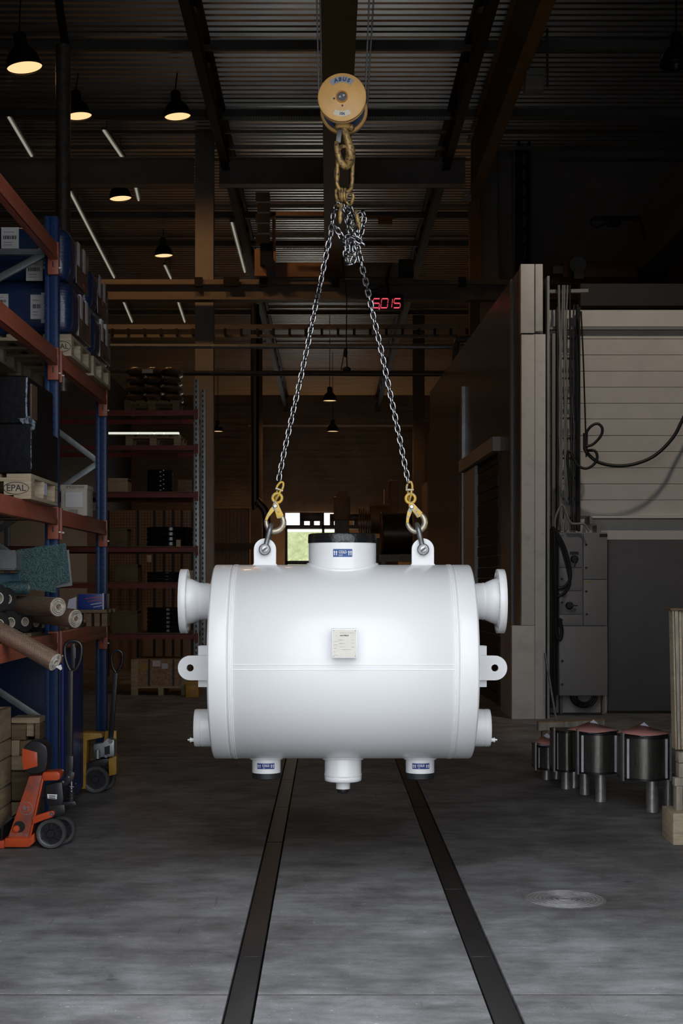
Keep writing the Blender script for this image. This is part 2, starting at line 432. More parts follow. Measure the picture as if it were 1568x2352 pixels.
# floor: bedding, cast slabs with open joints, and two lines of steel cover plates let into it
floor = MB().box(XL, XRW, Y0, Y1, -0.20, -0.05).build('floor', 'seam_dark', kind='structure', label='dark bedding under the cast concrete floor of the hall')
xs = [(XL, -0.390), (-0.276, 0.594), (0.710, XRW)]
ys = [(Y0, 5.49), (5.52, 12.88), (12.91, 13.86), (13.89, 40.0), (40.01, Y1)]
for xa, xb in xs:
    for ya, yb in ys:
        MB().box(xa + 0.001, xb - 0.001, ya, yb, -0.05, 0.0).build('floor_slab', 'concrete', floor)
for ya, yb in ((5.49, 5.52), (12.88, 12.91), (13.86, 13.89)):
    for xa, xb in xs:
        MB().box(xa + 0.001, xb - 0.001, ya, yb, -0.05, -0.002).build('joint_filler', 'joint_filler', floor)
joints = [6.08, 7.41, 8.75, 10.1, 11.5, 12.885, 14.2, 15.6, 17.0, 19.0, 22.0, 26.0, 30.0]
for xa, xb in ((-0.382, -0.285), (0.602, 0.702)):
    for a, b in zip([Y0] + joints[:-1], joints):
        MB().box(xa, xb, a + 0.004, b - 0.004, -0.05, -0.003 - 0.002 * rnd.random()).build('cover_plate', 'rail_plate', floor, bevel=0.002, seg=1)
# manhole with concentric ridges
mc = V(X(1297, 7.15), 7.15, 0)
mh = MB().lathe([(0.205, 0.0005), (0.200, 0.003), (0.198, 0.003)], mc, UP, 64).build('manhole_cover', 'manhole_iron', floor)
m = MB()
for r in (0.19, 0.168, 0.146, 0.124, 0.102, 0.08, 0.055, 0.03):
    m.tube([mc + V(math.cos(a) * r, math.sin(a) * r, 0.0035) for a in [2 * math.pi * i / 40 for i in range(40)]], 0.0032, 5, closed=True)
m.build('ridge', 'manhole_ridge', mh)

MB().box(-30, 30, -40, Y0, -0.2, -0.002).build('pavement', 'yard_bounce', kind='structure', label='unseen yard outside the hall door, made pale to bounce light')  # out of view; tone raised to throw light up at the vessel

# outer walls
MB().box(XL - 0.3, -1.5, Y0, Y0 + 0.25, 0, ROOF).box(2.15, XRW + 0.3, Y0, Y0 + 0.25, 0, ROOF).box(-1.5, 2.15, Y0, Y0 + 0.25, 4.7, ROOF).build('wall_front', 'wall_dark', kind='structure', label='unseen front wall of the hall, door opening sized for the daylight')  # out of view; opening width and height set to shape the light inside
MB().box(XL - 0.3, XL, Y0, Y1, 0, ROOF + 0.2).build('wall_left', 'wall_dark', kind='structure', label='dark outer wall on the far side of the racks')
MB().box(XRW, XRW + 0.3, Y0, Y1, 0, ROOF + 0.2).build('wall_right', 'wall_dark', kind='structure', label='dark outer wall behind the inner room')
bx0, bx1, bz = X(655, Y1), X(800, Y1), Z(1178, Y1)
wb = MB().box(XL, bx0, Y1, Y1 + 0.3, 0, ROOF + .2).box(bx1, XRW, Y1, Y1 + 0.3, 0, ROOF + .2).box(bx0, bx1, Y1, Y1 + 0.3, bz, ROOF + .2).build('wall_back', 'back_cladding', kind='structure', label='far end wall with an open loading door')
m = MB()   # cladding ribs, too far off to be told apart singly
z = bz + 0.1
while z < ROOF - 0.3:
    m.bar((XL + 1, Y1 - 0.05, z), (XRW - 1, Y1 - 0.05, z), 0.1, 0.09); z += 0.33
MB().box(X(570, 71), X(948, 71), 70.9, 71.0, Z(980, 71), Z(976, 71)).build('light_rail', 'plain_white', wb)
m.build('cladding_rib', 'back_cladding', wb, smooth=False, kind='stuff')

# roof deck: trapezoidal sheeting seen from below
m = MB(); prof = []; y = Y0
while y < Y1:
    for dy, dz in ((0, 0), (0.09, 0), (0.11, 0.10), (0.195, 0.10)):
        prof.append((y + dy, ROOF + dz))
    y += 0.24
rings = [[(x, py, pz) for py, pz in prof] for x in (XL - 0.2, XRW + 0.2)]
nv = len(prof)
m.add(rings[0] + rings[1], [(i, i + 1, nv + i + 1, nv + i) for i in range(nv - 1)])
ceiling = m.build('ceiling', 'roof_deck', smooth=False, kind='structure', label='corrugated metal roof deck')
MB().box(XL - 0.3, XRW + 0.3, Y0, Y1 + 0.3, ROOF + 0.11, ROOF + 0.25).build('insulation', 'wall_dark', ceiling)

# roof girders running away from the door, with lattice braces, and joists across
for gx in (-2.15, 2.45):
    g = ibeam(MB(), (gx, 14, 10.3), (gx, Y1, 10.3), 0.2, 0.16).bar((gx, 14, 10.93), (gx, Y1, 10.93), 0.2, 0.12).build('roof_girder', 'wall_dark', kind='structure', label='steel lattice roof girder')
    m = MB(); y = 16.0; k = 0
    while y < 68:
        a, b = (10.45, 10.9) if k % 2 else (10.9, 10.45)
        m.bar((gx, y, a), (gx, y + 1.2, b), 0.09, 0.09); y += 1.2; k += 1
    m.build('lattice_brace', 'crane_brown', g)
for jy in (24.6, 28.2, 36.0, 39.0, 46.0, 49.0, 56.0, 63.0):
    MB().bar((XL, jy, 10.86), (XRW, jy, 10.86), 0.1, 0.16).build('roof_joist', 'frame_grey', kind='structure', label='roof joist crossing under the deck')
# perforated joists whose holes catch the light
for py in (272, 303, 340, 368):
    jy = (10.75 - H) * F / (CY - py)
    j = MB().bar((XL, jy, Z(py, jy)), (XRW, jy, Z(py, jy)), 0.05, 0.07).build('roof_joist', 'roof_deck', kind='structure', label='perforated roof joist catching the light')
    m = MB()
    for i in range(90):
        x = -2.2 + i * 0.05
        m.box(x, x + 0.028, jy - 0.034, jy - 0.026, Z(py, jy) - 0.03, Z(py, jy) + 0.03)
    m.build('perforation', 'galvanised', j, smooth=False, kind='stuff')

# cross frame: grey beam high up, crane runway below, columns
for xa, xb in ((0, 446), (503, 1068)):
    ibeam(MB(), (X(xa, 29.8) - (4 if xa == 0 else 0), 29.8, Z(396, 29.8)), (X(xb, 29.8), 29.8, Z(396, 29.8)), 0.56, 0.3, 0.03, 0.03).build('frame_beam', 'column_grey', kind='structure', label='grey steel frame beam below the roof')
hcol(MB(), X(469, 29.6), 29.75, 0, ROOF, 0.38, 0.30, 0.03).build('column_steel', 'column_grey', kind='structure', label='grey steel column carrying the crane runway')
for xa in (589, 961):
    hcol(MB(), X(xa, 50), 50.0, 0, ROOF, 0.40, 0.36, 0.03).build('column_steel', 'column_tan', kind='structure', label='distant steel column')
MB().box(X(1078, 29.3), X(1101, 29.3), 29.2, 29.5, 0, 9.5).build('column_steel', 'crane_ochre', kind='structure', label='ochre steel post under the girder')
# ochre girder running towards the door
g = MB().box(2.87, 3.08, 11.0, 29.6, 9.48, 9.52).box(2.95, 3.0, 11.0, 29.6, 9.52, 10.75).box(2.87, 3.08, 11.0, 29.6, 10.72, 10.76).build('runway_girder', 'crane_ochre', kind='structure', label='ochre crane girder running towards the door')
plate([[(-0.06, -0.10), (0.12, -0.10), (0.12, 0.12), (0.02, 0.12), (-0.06, 0.02)], circle(0.02, 0, 0.03, 12)], 0.02, V(2.78, 29.0, 9.45), XR, ZU, 'gusset', 'plain_white', g)
# crane runway across
rw = MB()
rw.box(-10, 10, 28.9, 29.2, Z(690, 29), Z(690, 29) + 0.05).box(-10, 10, 29.03, 29.07, Z(690, 29), Z(645, 29)).box(-10, 10, 28.9, 29.2, Z(655, 29), Z(655, 29) + 0.05)
runway = rw.build('runway_beam', 'column_tan', kind='structure', label='crane runway beam crossing the hall')
MB().box(-10, 10, 29.02, 29.08, Z(652, 29), Z(641, 29)).build('rail', 'column_tan', runway)
for px in (457, 605, 770, 1060):
    MB().box(X(px - 9, 29), X(px + 9, 29), 28.85, 29.0, Z(660, 29), Z(640, 29)).build('rail_clip', 'black_plastic', runway)
MB().box(X(513, 28.8), X(549, 28.8), 28.75, 28.9, Z(657, 28.8), Z(637, 28.8)).build('junction_box', 'black_plastic', runway)
# festoon rails and pipes farther down
fr = MB().box(-10, 3.0, 33.0, 33.12, Z(756, 33), Z(745, 33)).box(-10, 3.0, 33.0, 33.1, Z(775, 33), Z(768, 33)).box(-10, 3.0, 33.2, 33.3, Z(792, 33), Z(786, 33)).build('festoon_rail', 'column_tan', kind='structure', label='double cable festoon rail crossing the hall')
for k in range(24):
    x = X(258 + k * 37, 32.95)
    MB().box(x - 0.03, x + 0.03, 32.9, 33.0, Z(770, 33), Z(756, 33)).build('cable_trolley', 'black_plastic', fr)
ty = 27.5
MB().tube([P(240, 795, ty), P(1082, 797, ty)], 0.045, 10).build('pipe_run', 'galvanised', kind='structure', label='thin horizontal pipe crossing the hall above the lower one')
MB().tube([P(400, 857, ty), P(1052, 859, ty)] , 0.05, 10).build('pipe_run', 'dark_steel', kind='structure', label='lower horizontal pipe ending in an elbow')
MB().tube(bez([P(1085, 777, 24), P(1060, 780, 24), P(1047, 790, 24), P(1046, 880, 24), P(1052, 884, 24), P(1066, 858, 24), P(1055, 856, 24)], 5), 0.055, 10).build('pipe_run', 'black_plastic', kind='structure', label='black bent pipe at the partition')
MB().tube(bez([P(586, 700, 40), P(586, 1130, 40), P(590, 1150, 40), P(606, 1170, 40), P(612, 1200, 40), P(612, 1300, 40)], 5), 0.11, 10).build('pipe_run', 'dark_steel', kind='structure', label='tall dark pipe with a bend beside the far column')
# long tube lights / bright ducts under the left roof, sloping away
for (xa, ya, xb, yb) in ((20, 270, 73, 360), (160, 440, 262, 638), (282, 690, 303, 740), (408, 692, 424, 740), (378, 610, 392, 640), (238, 300, 283, 366), (532, 512, 562, 625), (310, 425, 318, 460)):
    da = (ROOF - 0.35 - H) * F / (CY - ya); db = (ROOF - 0.35 - H) * F / (CY - yb)
    t = thing('tube_light', 'slim tube light under the roof, ' + {20: 'cut by the picture edge', 160: 'longest one above the racks', 282: 'short one over the brown bundles', 408: 'short bright one beside the column', 378: 'below a bell lamp', 238: 'dim one beside the flue', 532: 'beside the crane end carriage', 310: 'tiny one under the frame beam'}[xa], 'light', P(xa, ya, da))
    MB().bar(P(xa, ya, da) + V(0, 0, 0.05), P(xb, yb, db) + V(0, 0, 0.05), 0.12, 0.06).build('housing', 'frame_grey', t)
    MB().tube([P(xa, ya, da), P(xb, yb, db)], 0.024, 8).build('tube', 'tube_light', t)
    for k in (0.15, 0.85):
        p = P(xa, ya, da).lerp(P(xb, yb, db), k)
        MB().cyl(p + V(0, 0, 0.06), V(p.x, p.y, ROOF + 0.06), 0.012, n=6).build('hanger', 'frame_grey', t)
# shiny spiral duct (flue) rising on the left
fl = thing('flue_duct', 'shiny spiral flue duct rising above the racks', 'duct', P(145, 880, 17))
MB().cyl(P(145, 900, 17), P(145, 105, 17), 0.088, n=24).build('pipe', 'flue_metal', fl)
for py in (130, 165, 200, 235, 380, 700):
    MB().lathe([(0.088, -0.008), (0.094, -0.004), (0.094, 0.004), (0.088, 0.008)], P(145, py, 17), UP, 24).build('joint_ring', 'flue_metal', fl)
MB().cyl(P(150, 105, 17), P(60, -500, 17.2), 0.05, n=10).build('brace', 'dark_steel', fl)

# ---- partition with a white end, right of the vessel
def wx(d): return 2.235 - 0.026 * (d - 16.6)
pt = 5.26
q = MB().prism([(wx(16.62), 16.62), (2.50, 16.62), (2.50, 27.5), (wx(27.5), 27.5)], (0, 0, 0), XR, V(0, 1, 0), V(0, 0, pt)).build('wall_partition', 'wall_film', kind='structure', label='tall sandwich panel partition with a doorway')
zc = Z(768, 16.6)
MB().box(X(1193, 16.6), X(1224, 16.6), 16.50, 16.62, zc, pt + 0.02).build('end_cap', 'wall_panel_edge', q, bevel=0.003)
MB().box(X(1226.5, 16.6), X(1243, 16.6), 16.50, 16.62, zc + 0.02, pt + 0.02).build('end_cap', 'wall_panel_edge', q, bevel=0.003)
MB().box(X(1195, 16.6), X(1225, 16.6), 16.52, 16.62, 1.09, zc - 0.012).build('end_panel', 'wall_panel_edge', q, bevel=0.003)
MB().box(X(1226, 16.6), X(1250, 16.6), 16.52, 16.62, 0, zc - 0.012).build('end_panel', 'wall_panel_edge', q, bevel=0.003)
MB().box(X(1173, 16.6), X(1225, 16.6), 16.51, 16.62, 0, 1.085).build('plinth', 'wall_panel_edge', q, bevel=0.004)
MB().box(X(1173, 16.6), wx(17) , 16.62, 17.6, 0, 1.08).build('plinth_side', 'wall_dim', q)
MB().box(X(1252, 16.7), X(1257, 16.7), 16.55, 17.3, 0, Z(640, 16.7)).build('cover_strip', 'frame_grey', q)
# doorway in the partition: shutter slats, jamb, header, vertical battens
def on_wall(d, off): return V(wx(d) - off, d, 0)
def wall_bar(d0, d1, z0, z1, off, thick, name, material):
    a, b = on_wall(d0, off), on_wall(d1, off)
    return MB().prism([(a.x, a.y), (a.x + thick, a.y), (b.x + thick, b.y), (b.x, b.y)], (0, 0, z0), XR, V(0, 1, 0), V(0, 0, z1 - z0)).build(name, material, q)
for k in range(22):
    wall_bar(18.3, 20.3, 0.02 + k * 0.148, 0.02 + k * 0.148 + 0.135, 0.012 + 0.006 * (k % 2), 0.03, 'shutter_slat', 'wall_dark')
wall_bar(20.3, 21.6, 0, 3.25, 0.06, 0.08, 'jamb', 'column_grey')
wall_bar(18.2, 21.9, 3.27, 3.45, 0.10, 0.12, 'header', 'wall_dim')
wall_bar(17.15, 17.25, 0.2, pt - 0.02, 0.025, 0.03, 'batten', 'cable_grey')
wall_bar(21.9, 22.1, 0.0, 4.6, 0.05, 0.06, 'batten', 'galvanised')
wall_bar(22.3, 27.4, 0.0, 4.45, 0.045, 0.05, 'film_sheet', 'wall_film')

# ---- inner room: frontal wall of long horizontal panels
rx0, rx1 = X(1259, 17.3), 9.9
ir = MB().box(rx0, rx1, 17.36, 17.6, 0, Z(712, 17.3)).build('wall_inner_room', 'wall_dim', kind='structure', label='pale frontal wall of the inner room in long panels')
rows = [712, 752] + [779 + 37.2 * k for k in range(12)]
rows = [712, 751, 779, 816, 853, 890, 927, 963, 1001, 1038, 1075, 1112, 1149, 1186]
for a, b in zip(rows, rows[1:]):
    MB().box(rx0, rx1, 17.30 - 0.004 * (a in (712, 963)), 17.36, Z(b, 17.3) + 0.004, Z(a, 17.3)).build('panel', 'wall_panel', ir, bevel=0.004, seg=1)
MB().box(rx0, rx1, 17.31, 17.36, Z(1240, 17.3), Z(1192, 17.3)).build('panel', 'wall_panel', ir, bevel=0.004, seg=1)
MB().box(rx0, X(1396, 17.3), 17.31, 17.36, 0, Z(1242, 17.3)).build('panel', 'wall_panel', ir, bevel=0.004, seg=1)
MB().box(X(1356, 17.2), rx1, 17.20, 17.31, Z(1190, 17.2), Z(1185, 17.2)).build('ledge', 'plain_white', ir)
MB().box(rx0, rx1, 17.22, 17.31, Z(756, 17.2), Z(750, 17.2)).build('rail', 'cable_grey', ir)
MB().box(X(1396, 17.25), rx1, 17.24, 17.31, 0.0, Z(1241, 17.25)).build('door_1', 'door_dark', ir, bevel=0.004)
MB().box(X(1396, 17.25), rx1, 17.23, 17.31, 0.0, 0.03).build('sill', 'black_plastic', ir)
MB().box(rx0, rx1, 17.6, 24, Z(712, 17.3) - 0.1, Z(712, 17.3) - 0.02).build('room_roof', 'wall_dim', ir)
MB().box(X(1330, 20), 9.9, 19.9, 20.1, Z(705, 20), Z(655, 20)).build('beam_edge', 'wall_dark', ir)
MB().bar(P(1260, 670, 17.2), P(1350, 668, 17.2), 0.05, 0.04).build('bracket', 'cable_grey', ir)

# ---- high wall behind the inner room, cable ladder on it
MB().box(X(1103, 31), 9.95, 31.0, 31.3, 0, ROOF).build('wall_rear', 'wall_dim', kind='structure', label='high dim wall behind the inner room')
for xa in (1143, 1176):
    MB().box(X(xa, 30.9), X(xa + 3, 30.9), 30.85, 31.0, 5, ROOF).build('trim_1', 'frame_grey', kind='structure', label='vertical wall trim strip')
ld = thing('cable_ladder', 'dark upright cable ladder high on the rear wall', 'ladder', V(X(1200, 30.6), 30.6, Z(615, 30.6)))
for xa in (1190, 1214):
    MB().box(X(xa, 30.6) - 0.025, X(xa, 30.6) + 0.025, 30.5, 30.9, Z(615, 30.6), Z(200, 30.6)).build('stile', 'black_plastic', ld)
for k in range(11):
    py = 240 + k * 36
    MB().box(X(1190, 30.6), X(1214, 30.6), 30.5, 30.56, Z(py + 3, 30.6), Z(py - 3, 30.6)).build('rung', 'black_plastic', ld)
MB().tube([P(1199, 210, 30.55), P(1197, 400, 30.55), P(1200, 612, 30.55)], 0.02, 6).build('cable', 'dark_steel', ld)
jb = thing('junction_box', 'pale junction box below the ochre girder', 'box', P(1225, 210, 22))
MB().box(X(1205, 22), X(1248, 22), 21.9, 22.2, Z(210, 22), Z(178, 22)).build('body', 'column_grey', jb, bevel=0.02)
MB().box(X(1208, 22), X(1250, 22), 21.95, 22.15, Z(178, 22), 9.50).build('hood', 'column_grey', jb)
MB().tube([P(1256, 66, 22), P(1257, 200, 22)], 0.02, 6).build('conduit', 'galvanised', jb)

# ================================================================== THE WHITE VESSEL
VD = 7.5
SC = F / VD
VC = V(X(786, VD), VD, 1.178)
VR, VL = 0.509, 0.670
def vx(px): return (px - 786) / SC          # along the vessel, from its middle
def vz(py): return H - (py - CY) / SC
ves = thing('pressure_vessel', 'large white painted horizontal cylindrical vessel hanging from two chains', 'vessel', V(VC.x, VC.y, 0.49))
def wv(x, y, z): return V(VC.x + x, VC.y + y, z)
AX = V(1, 0, 0)
shell = MB().lathe([(VR - 0.010, -VL), (VR - 0.003, -VL + 0.003), (VR, -VL + 0.010), (VR, -VL + 0.088), (VR - 0.003, -VL + 0.090), (VR - 0.003, -VL + 0.092), (VR - 0.0005, -VL + 0.094),
                    (VR - 0.0005, VL - 0.094), (VR - 0.003, VL - 0.092), (VR - 0.003, VL - 0.090), (VR, VL - 0.088), (VR, VL - 0.010), (VR - 0.003, VL - 0.003), (VR - 0.010, VL)], VC, AX, 128).build('shell', 'vessel_white', ves, ang=0.9)
for s in (-1, 1):                                             # welds beside the end bands
    for off, r in ((0.104, 0.0022), (0.112, 0.0028), (0.121, 0.0022)):
        MB().lathe([(VR - 0.001, -0.0045), (VR + r, -0.001), (VR + r, 0.001), (VR - 0.001, 0.0045)], VC + AX * s * (VL - off), AX, 96, cap=False).build('weld_bead', 'vessel_white', shell, ang=2)
    MB().lathe([(0.06, 0), (VR - 0.03, 0), (VR - 0.03, s * 0.004), (0.05, s * 0.004)], VC + AX * s * VL, AX, 96).build('end_plate', 'vessel_white', shell)
# lengthwise lap seam at mid height
m = MB()
for ang, wdt in ((-0.026, 0.004), (0.022, 0.0025)):
    pts = [VC + V(x, -math.cos(ang) * (VR - 0.0005), math.sin(ang) * VR) for x in (vx(526) * 0.94, vx(1046) * 0.94)]
    m.bar(pts[0], pts[1], 0.004, wdt)
m.build('lap_seam', 'vessel_white', shell)

# upper side nozzles with weld-neck flanges
nz = vz(1381)
for s in (-1, 1):
    c = wv(0, 0, nz)
    nozzle = MB().lathe([(0.096, VL - 0.01), (0.096, 0.735), (0.0985, 0.738), (0.0985, 0.743), (0.0955, 0.746), (0.100, 0.755), (0.116, 0.790), (0.121, 0.812), (0.121, 0.82)], c, AX * s, 64, cap=False).build('side_nozzle', 'vessel_white', ves, ang=1.2)
    holes = [circle(0, 0, 0.1695, 72), circle(0, 0, 0.10, 48)] + [circle(0.1475 * math.cos(a), 0.1475 * math.sin(a), 0.0105, 14) for a in [math.pi / 12 + i * math.pi / 6 for i in range(12)]]
    plate(holes, 0.038, c + AX * s * 0.832, V(0, 1, 0), ZU, 'flange', 'vessel_white', nozzle, bevel=0.002, seg=1, ang=0.9)
    MB().lathe([(0.099, 0.852), (0.125, 0.852), (0.125, 0.855), (0.0, 0.855)], c, AX * s, 48, cap=False).build('flange_cover', 'plain_white', nozzle)
    a = c + AX * s * 0.686
    MB().tube([a + V(0, -0.0975 * math.sin(t), 0.0975 * math.cos(t)) for t in (-0.30, -0.15, 0, 0.15, 0.30)], 0.017, 6, flat=0.12, ref=(1, 0, 0)).build('marking_tape', 'brown_tape', nozzle)
# lower capped stubs
bz2 = vz(1671.5)
for s in (-1, 1):
    c = wv(0, 0, bz2)
    st = MB().lathe([(0.099, VL - 0.01), (0.099, 0.742), (0.0965, 0.744), (0.0965, 0.747), (0.099, 0.749), (0.099, 0.770), (0.096, 0.777), (0.0, 0.779)], c, AX * s, 64).build('stub_nozzle', 'vessel_white', ves)
    d = wv(0, -0.03, vz(1698))
    pf = MB().lathe([(0.0105, 0.777), (0.0105, 0.793), (0.013, 0.794), (0.013, 0.800), (0.010, 0.801)], d, AX * s, 20).build('vent_fitting', 'vessel_white', st)
    MB().lathe([(0.008, 0.801), (0.008, 0.805), (0.0095, 0.806), (0.0095, 0.811), (0.006, 0.813)], d, AX * s, 14).build('plug', 'steel', pf)
# lugs standing out at both ends with channel brackets
lz = vz(1532.5)
for s in (-1, 1):
    n = 18; R0 = 0.0645
    out = [(-0.130, -R0)] + [(R0 * math.sin(t), -R0 * math.cos(t)) for t in [math.pi * i / n for i in range(n + 1)]] + [(-0.130, R0)]
    lug = plate([out, circle(0, 0, 0.0185, 24)], 0.026, wv(s * 0.796, -0.055, lz), V(s, 0, 0), ZU, 'side_lug', 'vessel_white', ves, bevel=0.002, seg=1)
    m = MB()
    x0, x1 = 0.662, 0.757
    z0, z1 = vz(1577), vz(1483)
    for (xa, xb, ya, yb) in ((x0, x1, -0.036, -0.030), (x0, x1, 0.034, 0.040), (x1 - 0.006, x1, -0.030, 0.034)):
        m.box(VC.x + s * xa, VC.x + s * xb, VC.y + ya, VC.y + yb, z0, z1)
    m.build('channel_bracket', 'vessel_white', lug, bevel=0.0012, seg=1)
# top nozzle with a film-wrapped cover
tz0, tz1 = vz(1300), vz(1247)
tn = MB().lathe([(0.1775, 1.60), (0.1775, tz1)], wv(0, 0, 0), UP, 96, cap=False).build('top_nozzle', 'vessel_white', ves, ang=1.2)
def saddle(cx_, r, sgn, par, rad):
    pts = []
    for i in range(56):
        a = 2 * math.pi * i / 56; y = r * math.sin(a)
        pts.append(wv(cx_ + r * math.cos(a), y, VC.z + sgn * math.sqrt(VR * VR - y * y)))
    MB().tube(pts, rad, 8, closed=True).build('weld_bead', 'vessel_white', par)
saddle(0.0, 0.181, 1, tn, 0.010)
m = MB(); prof = [(0.180, tz1 - 0.002), (0.181, tz1 + 0.006), (0.180, vz(1230)), (0.176, vz(1227)), (0.168, vz(1226)), (0.0, vz(1226))]
cap = m.lathe(prof, wv(0, 0, 0), UP, 72).build('film_cover', 'black_film', tn)
# chalk marks on the film
for cxp, cyp, r in ((773, 1237, 8), (807, 1238, 7)):
    pts = []
    for i in range(11):
        a = -2.4 + 4.8 * i / 10
        px, py = cxp + r * 0.8 * math.cos(a), cyp + r * math.sin(a)
        xx = (px - 786) / 446.2; pts.append(wv(xx, -math.sqrt(0.1825 ** 2 - xx * xx), H - (py - CY) / 446.2))
    MB().tube(pts, 0.0009, 5).build('chalk_mark', 'sticker_grey', cap)
for i, (cxp, cyp) in enumerate(((784, 1230), (784, 1236), (786, 1241), (794, 1233), (796, 1238))):
    pts = []
    for k in range(8):
        a = -2.5 + 4.0 * k / 7
        px, py = cxp + 3 * math.cos(a), cyp + 2.6 * math.sin(a)
        xx = (px - 786) / 446.2; pts.append(wv(xx, -math.sqrt(0.1825 ** 2 - xx * xx), H - (py - CY) / 446.2))
    MB().tube(pts, 0.0009, 5).build('chalk_mark', 'sticker_grey', cap)

def curved_label(parent, cx, r, cz, w, h, material, small, name='flow_label'):
    """label bent round a vertical nozzle of radius r: border, field, arrows and COLD"""
    def pt(a, b, k=0.0): 
        t = a / r; return wv(cx + (r + k) * math.sin(t), -(r + k) * math.cos(t), cz + b)
    def patch(a0, a1, b0, b1, k, nm, mt, par, n=10):
        m = MB(); vs = []
        for i in range(n + 1):
            a = a0 + (a1 - a0) * i / n
            vs += [pt(a, b0, k), pt(a, b1, k)]
        m.add(vs, [(2 * i, 2 * i + 2, 2 * i + 3, 2 * i + 1) for i in range(n)])
        return m.build(nm, mt, par, smooth=True)
    lb = patch(-w / 2, w / 2, -h / 2, h / 2, 0.0012, name, material, parent)
    def arrow(a):
        patch(a - 0.0022 * w / 0.1, a + 0.0022 * w / 0.1, -h * 0.30, h * 0.12, 0.002, 'arrow', 'plain_white', lb, 1)
        m = MB(); m.add([pt(a - 0.0052 * w / 0.1, h * 0.08, 0.002), pt(a + 0.0052 * w / 0.1, h * 0.08, 0.002), pt(a, h * 0.33, 0.002)], [(0, 1, 2)])
        m.build('arrow', 'plain_white', lb)
    for f in (-0.43, -0.32, 0.32, 0.43): arrow(f * w)
    zoff = h * 0.10
    t = text('COLD', h * 0.50, pt(0, zoff, 0.0026), XR, ZU, 'plain_white', lb, bold=0.022, fit=0.40 * w)
    text(small, h * 0.24, pt(-0.10 * w, -h * 0.30, 0.0026), XR, ZU, 'plain_white', lb, bold=0.02)
    return lb
curved_label(tn, 0.0, 0.1777, H + 65 / 446.2, 0.099, 0.0405, 'label_blue', 'OUT')

# lifting lugs on top
LUGX = (vx(608.5), vx(970.5))
for lx in LUGX:
    R0 = 0.0585; n = 18; zc_ = 1.767
    out = [(-R0, -0.09), (R0, -0.09)] + [(R0 * math.cos(t), R0 * math.sin(t)) for t in [math.pi * i / n for i in range(n + 1)]]
    lg = plate([out, circle(0, 0, 0.022, 24)], 0.030, wv(lx, 0, zc_), XR, ZU, 'lifting_lug', 'vessel_white', ves, bevel=0.002, seg=1)
    MB().prism([(-0.067, -0.004), (-0.060, 0.006), (0.060, 0.006), (0.067, -0.004)], wv(lx, -0.022, 1.685), XR, ZU, V(0, 0.044, 0)).build('fillet_weld', 'vessel_white', lg)
# bottom nozzles
for lx, s in ((vx(611.5), -1), (vx(964.3), 1)):
    o = wv(lx, 0, 0)
    bn = MB().lathe([(0.0755, 0.590), (0.0755, 0.72)], o, UP, 64, cap=False).build('bottom_nozzle', 'vessel_white', ves, ang=1.2)
    MB().lathe([(0.0, 0.561), (0.071, 0.561), (0.0765, 0.566), (0.0770, 0.592), (0.0755, 0.594)], o, UP, 64).build('end_cap', 'black_rubber', bn)
    saddle(lx, 0.079, -1, bn, 0.009)
    curved_label(bn, lx, 0.0757, Z(1760.5, 7.42), 0.094, 0.0295, 'label_navy', 'IN')
o = wv(vx(787.5), 0, 0)
dn = MB().lathe([(0.0, 0.549), (0.092, 0.549), (0.0965, 0.552), (0.0985, 0.570), (0.096, 0.574), (0.0990, 0.578), (0.0990, 0.587), (0.0965, 0.590), (0.0965, 0.73)], o, UP, 64, cap=False).build('drain_sump', 'vessel_white', ves, ang=1.0)
saddle(vx(787.5), 0.100, -1, dn, 0.010)
MB().lathe([(0.0, 0.507), (0.037, 0.507), (0.0375, 0.509), (0.0375, 0.550)], o, UP, 40).build('drain_pipe', 'vessel_white', dn)
MB().lathe([(0.0, 0.484), (0.020, 0.484), (0.029, 0.488), (0.031, 0.497), (0.031, 0.507)], o, UP, 32).build('drain_plug', 'black_film', dn)
# name plate on its stand-off box
NY = -0.572; ns = F / (VD + NY)
ncx, ncz = X(791, VD + NY) - VC.x, Z(1478, VD + NY)
nb = MB().box(VC.x + ncx - 0.0615, VC.x + ncx + 0.0615, VC.y + NY, VC.y - 0.485, ncz - 0.0715, ncz + 0.0715).build('nameplate_bracket', 'vessel_white', ves, bevel=0.003)
npl = MB().box(VC.x + ncx - 0.0575, VC.x + ncx + 0.0575, VC.y + NY - 0.0012, VC.y + NY + 0.001, ncz - 0.067, ncz + 0.067).build('nameplate', 'plate_cream', nb)
for a in (-1, 1):
    for b in (-1, 1):
        MB().cyl(wv(ncx + a * 0.0525, NY - 0.0022, ncz + b * 0.062), wv(ncx + a * 0.0525, NY, ncz + b * 0.062), 0.0018, n=10).build('rivet', 'ink', nb)
def nt_(s, u, v, size, mt='ink_grey', bold=0.0, al='LEFT'):
    # u, v in the 1568 x 1344 close-up of the plate
    text(s, size, wv(ncx + (u - 790) / 11.2 / ns, NY - 0.0016, ncz - (v - 645) / 11.2 / ns), XR, ZU, mt, npl, bold=bold, align=al, depth=0.0002)
nt_('CERTIFIED BY VAHTERUS OY', 668, 375, 0.0052)
nt_('VAHTERUS', 668, 443, 0.0088, 'ink', 0.04)
nt_('U', 560, 445, 0.0085)
for v, a in ((592, 'MAWP SH.'), (682, 'MAWP PL.'), (770, 'MDMT'), (860, 'S/N'), (945, 'YEAR BUILT')): nt_(a, 512, v, 0.0048)
for v in (555, 643): nt_('kPa(g)  at', 650, v, 0.0068); nt_('°C/°F', 960, v, 0.0066)
nt_('°C/°F  at', 668, 735, 0.0066); nt_('kPa(g)', 955, 735, 0.0066)
nt_('VAHTERUS OY KALANTI', 695, 802, 0.0046)
m = MB()
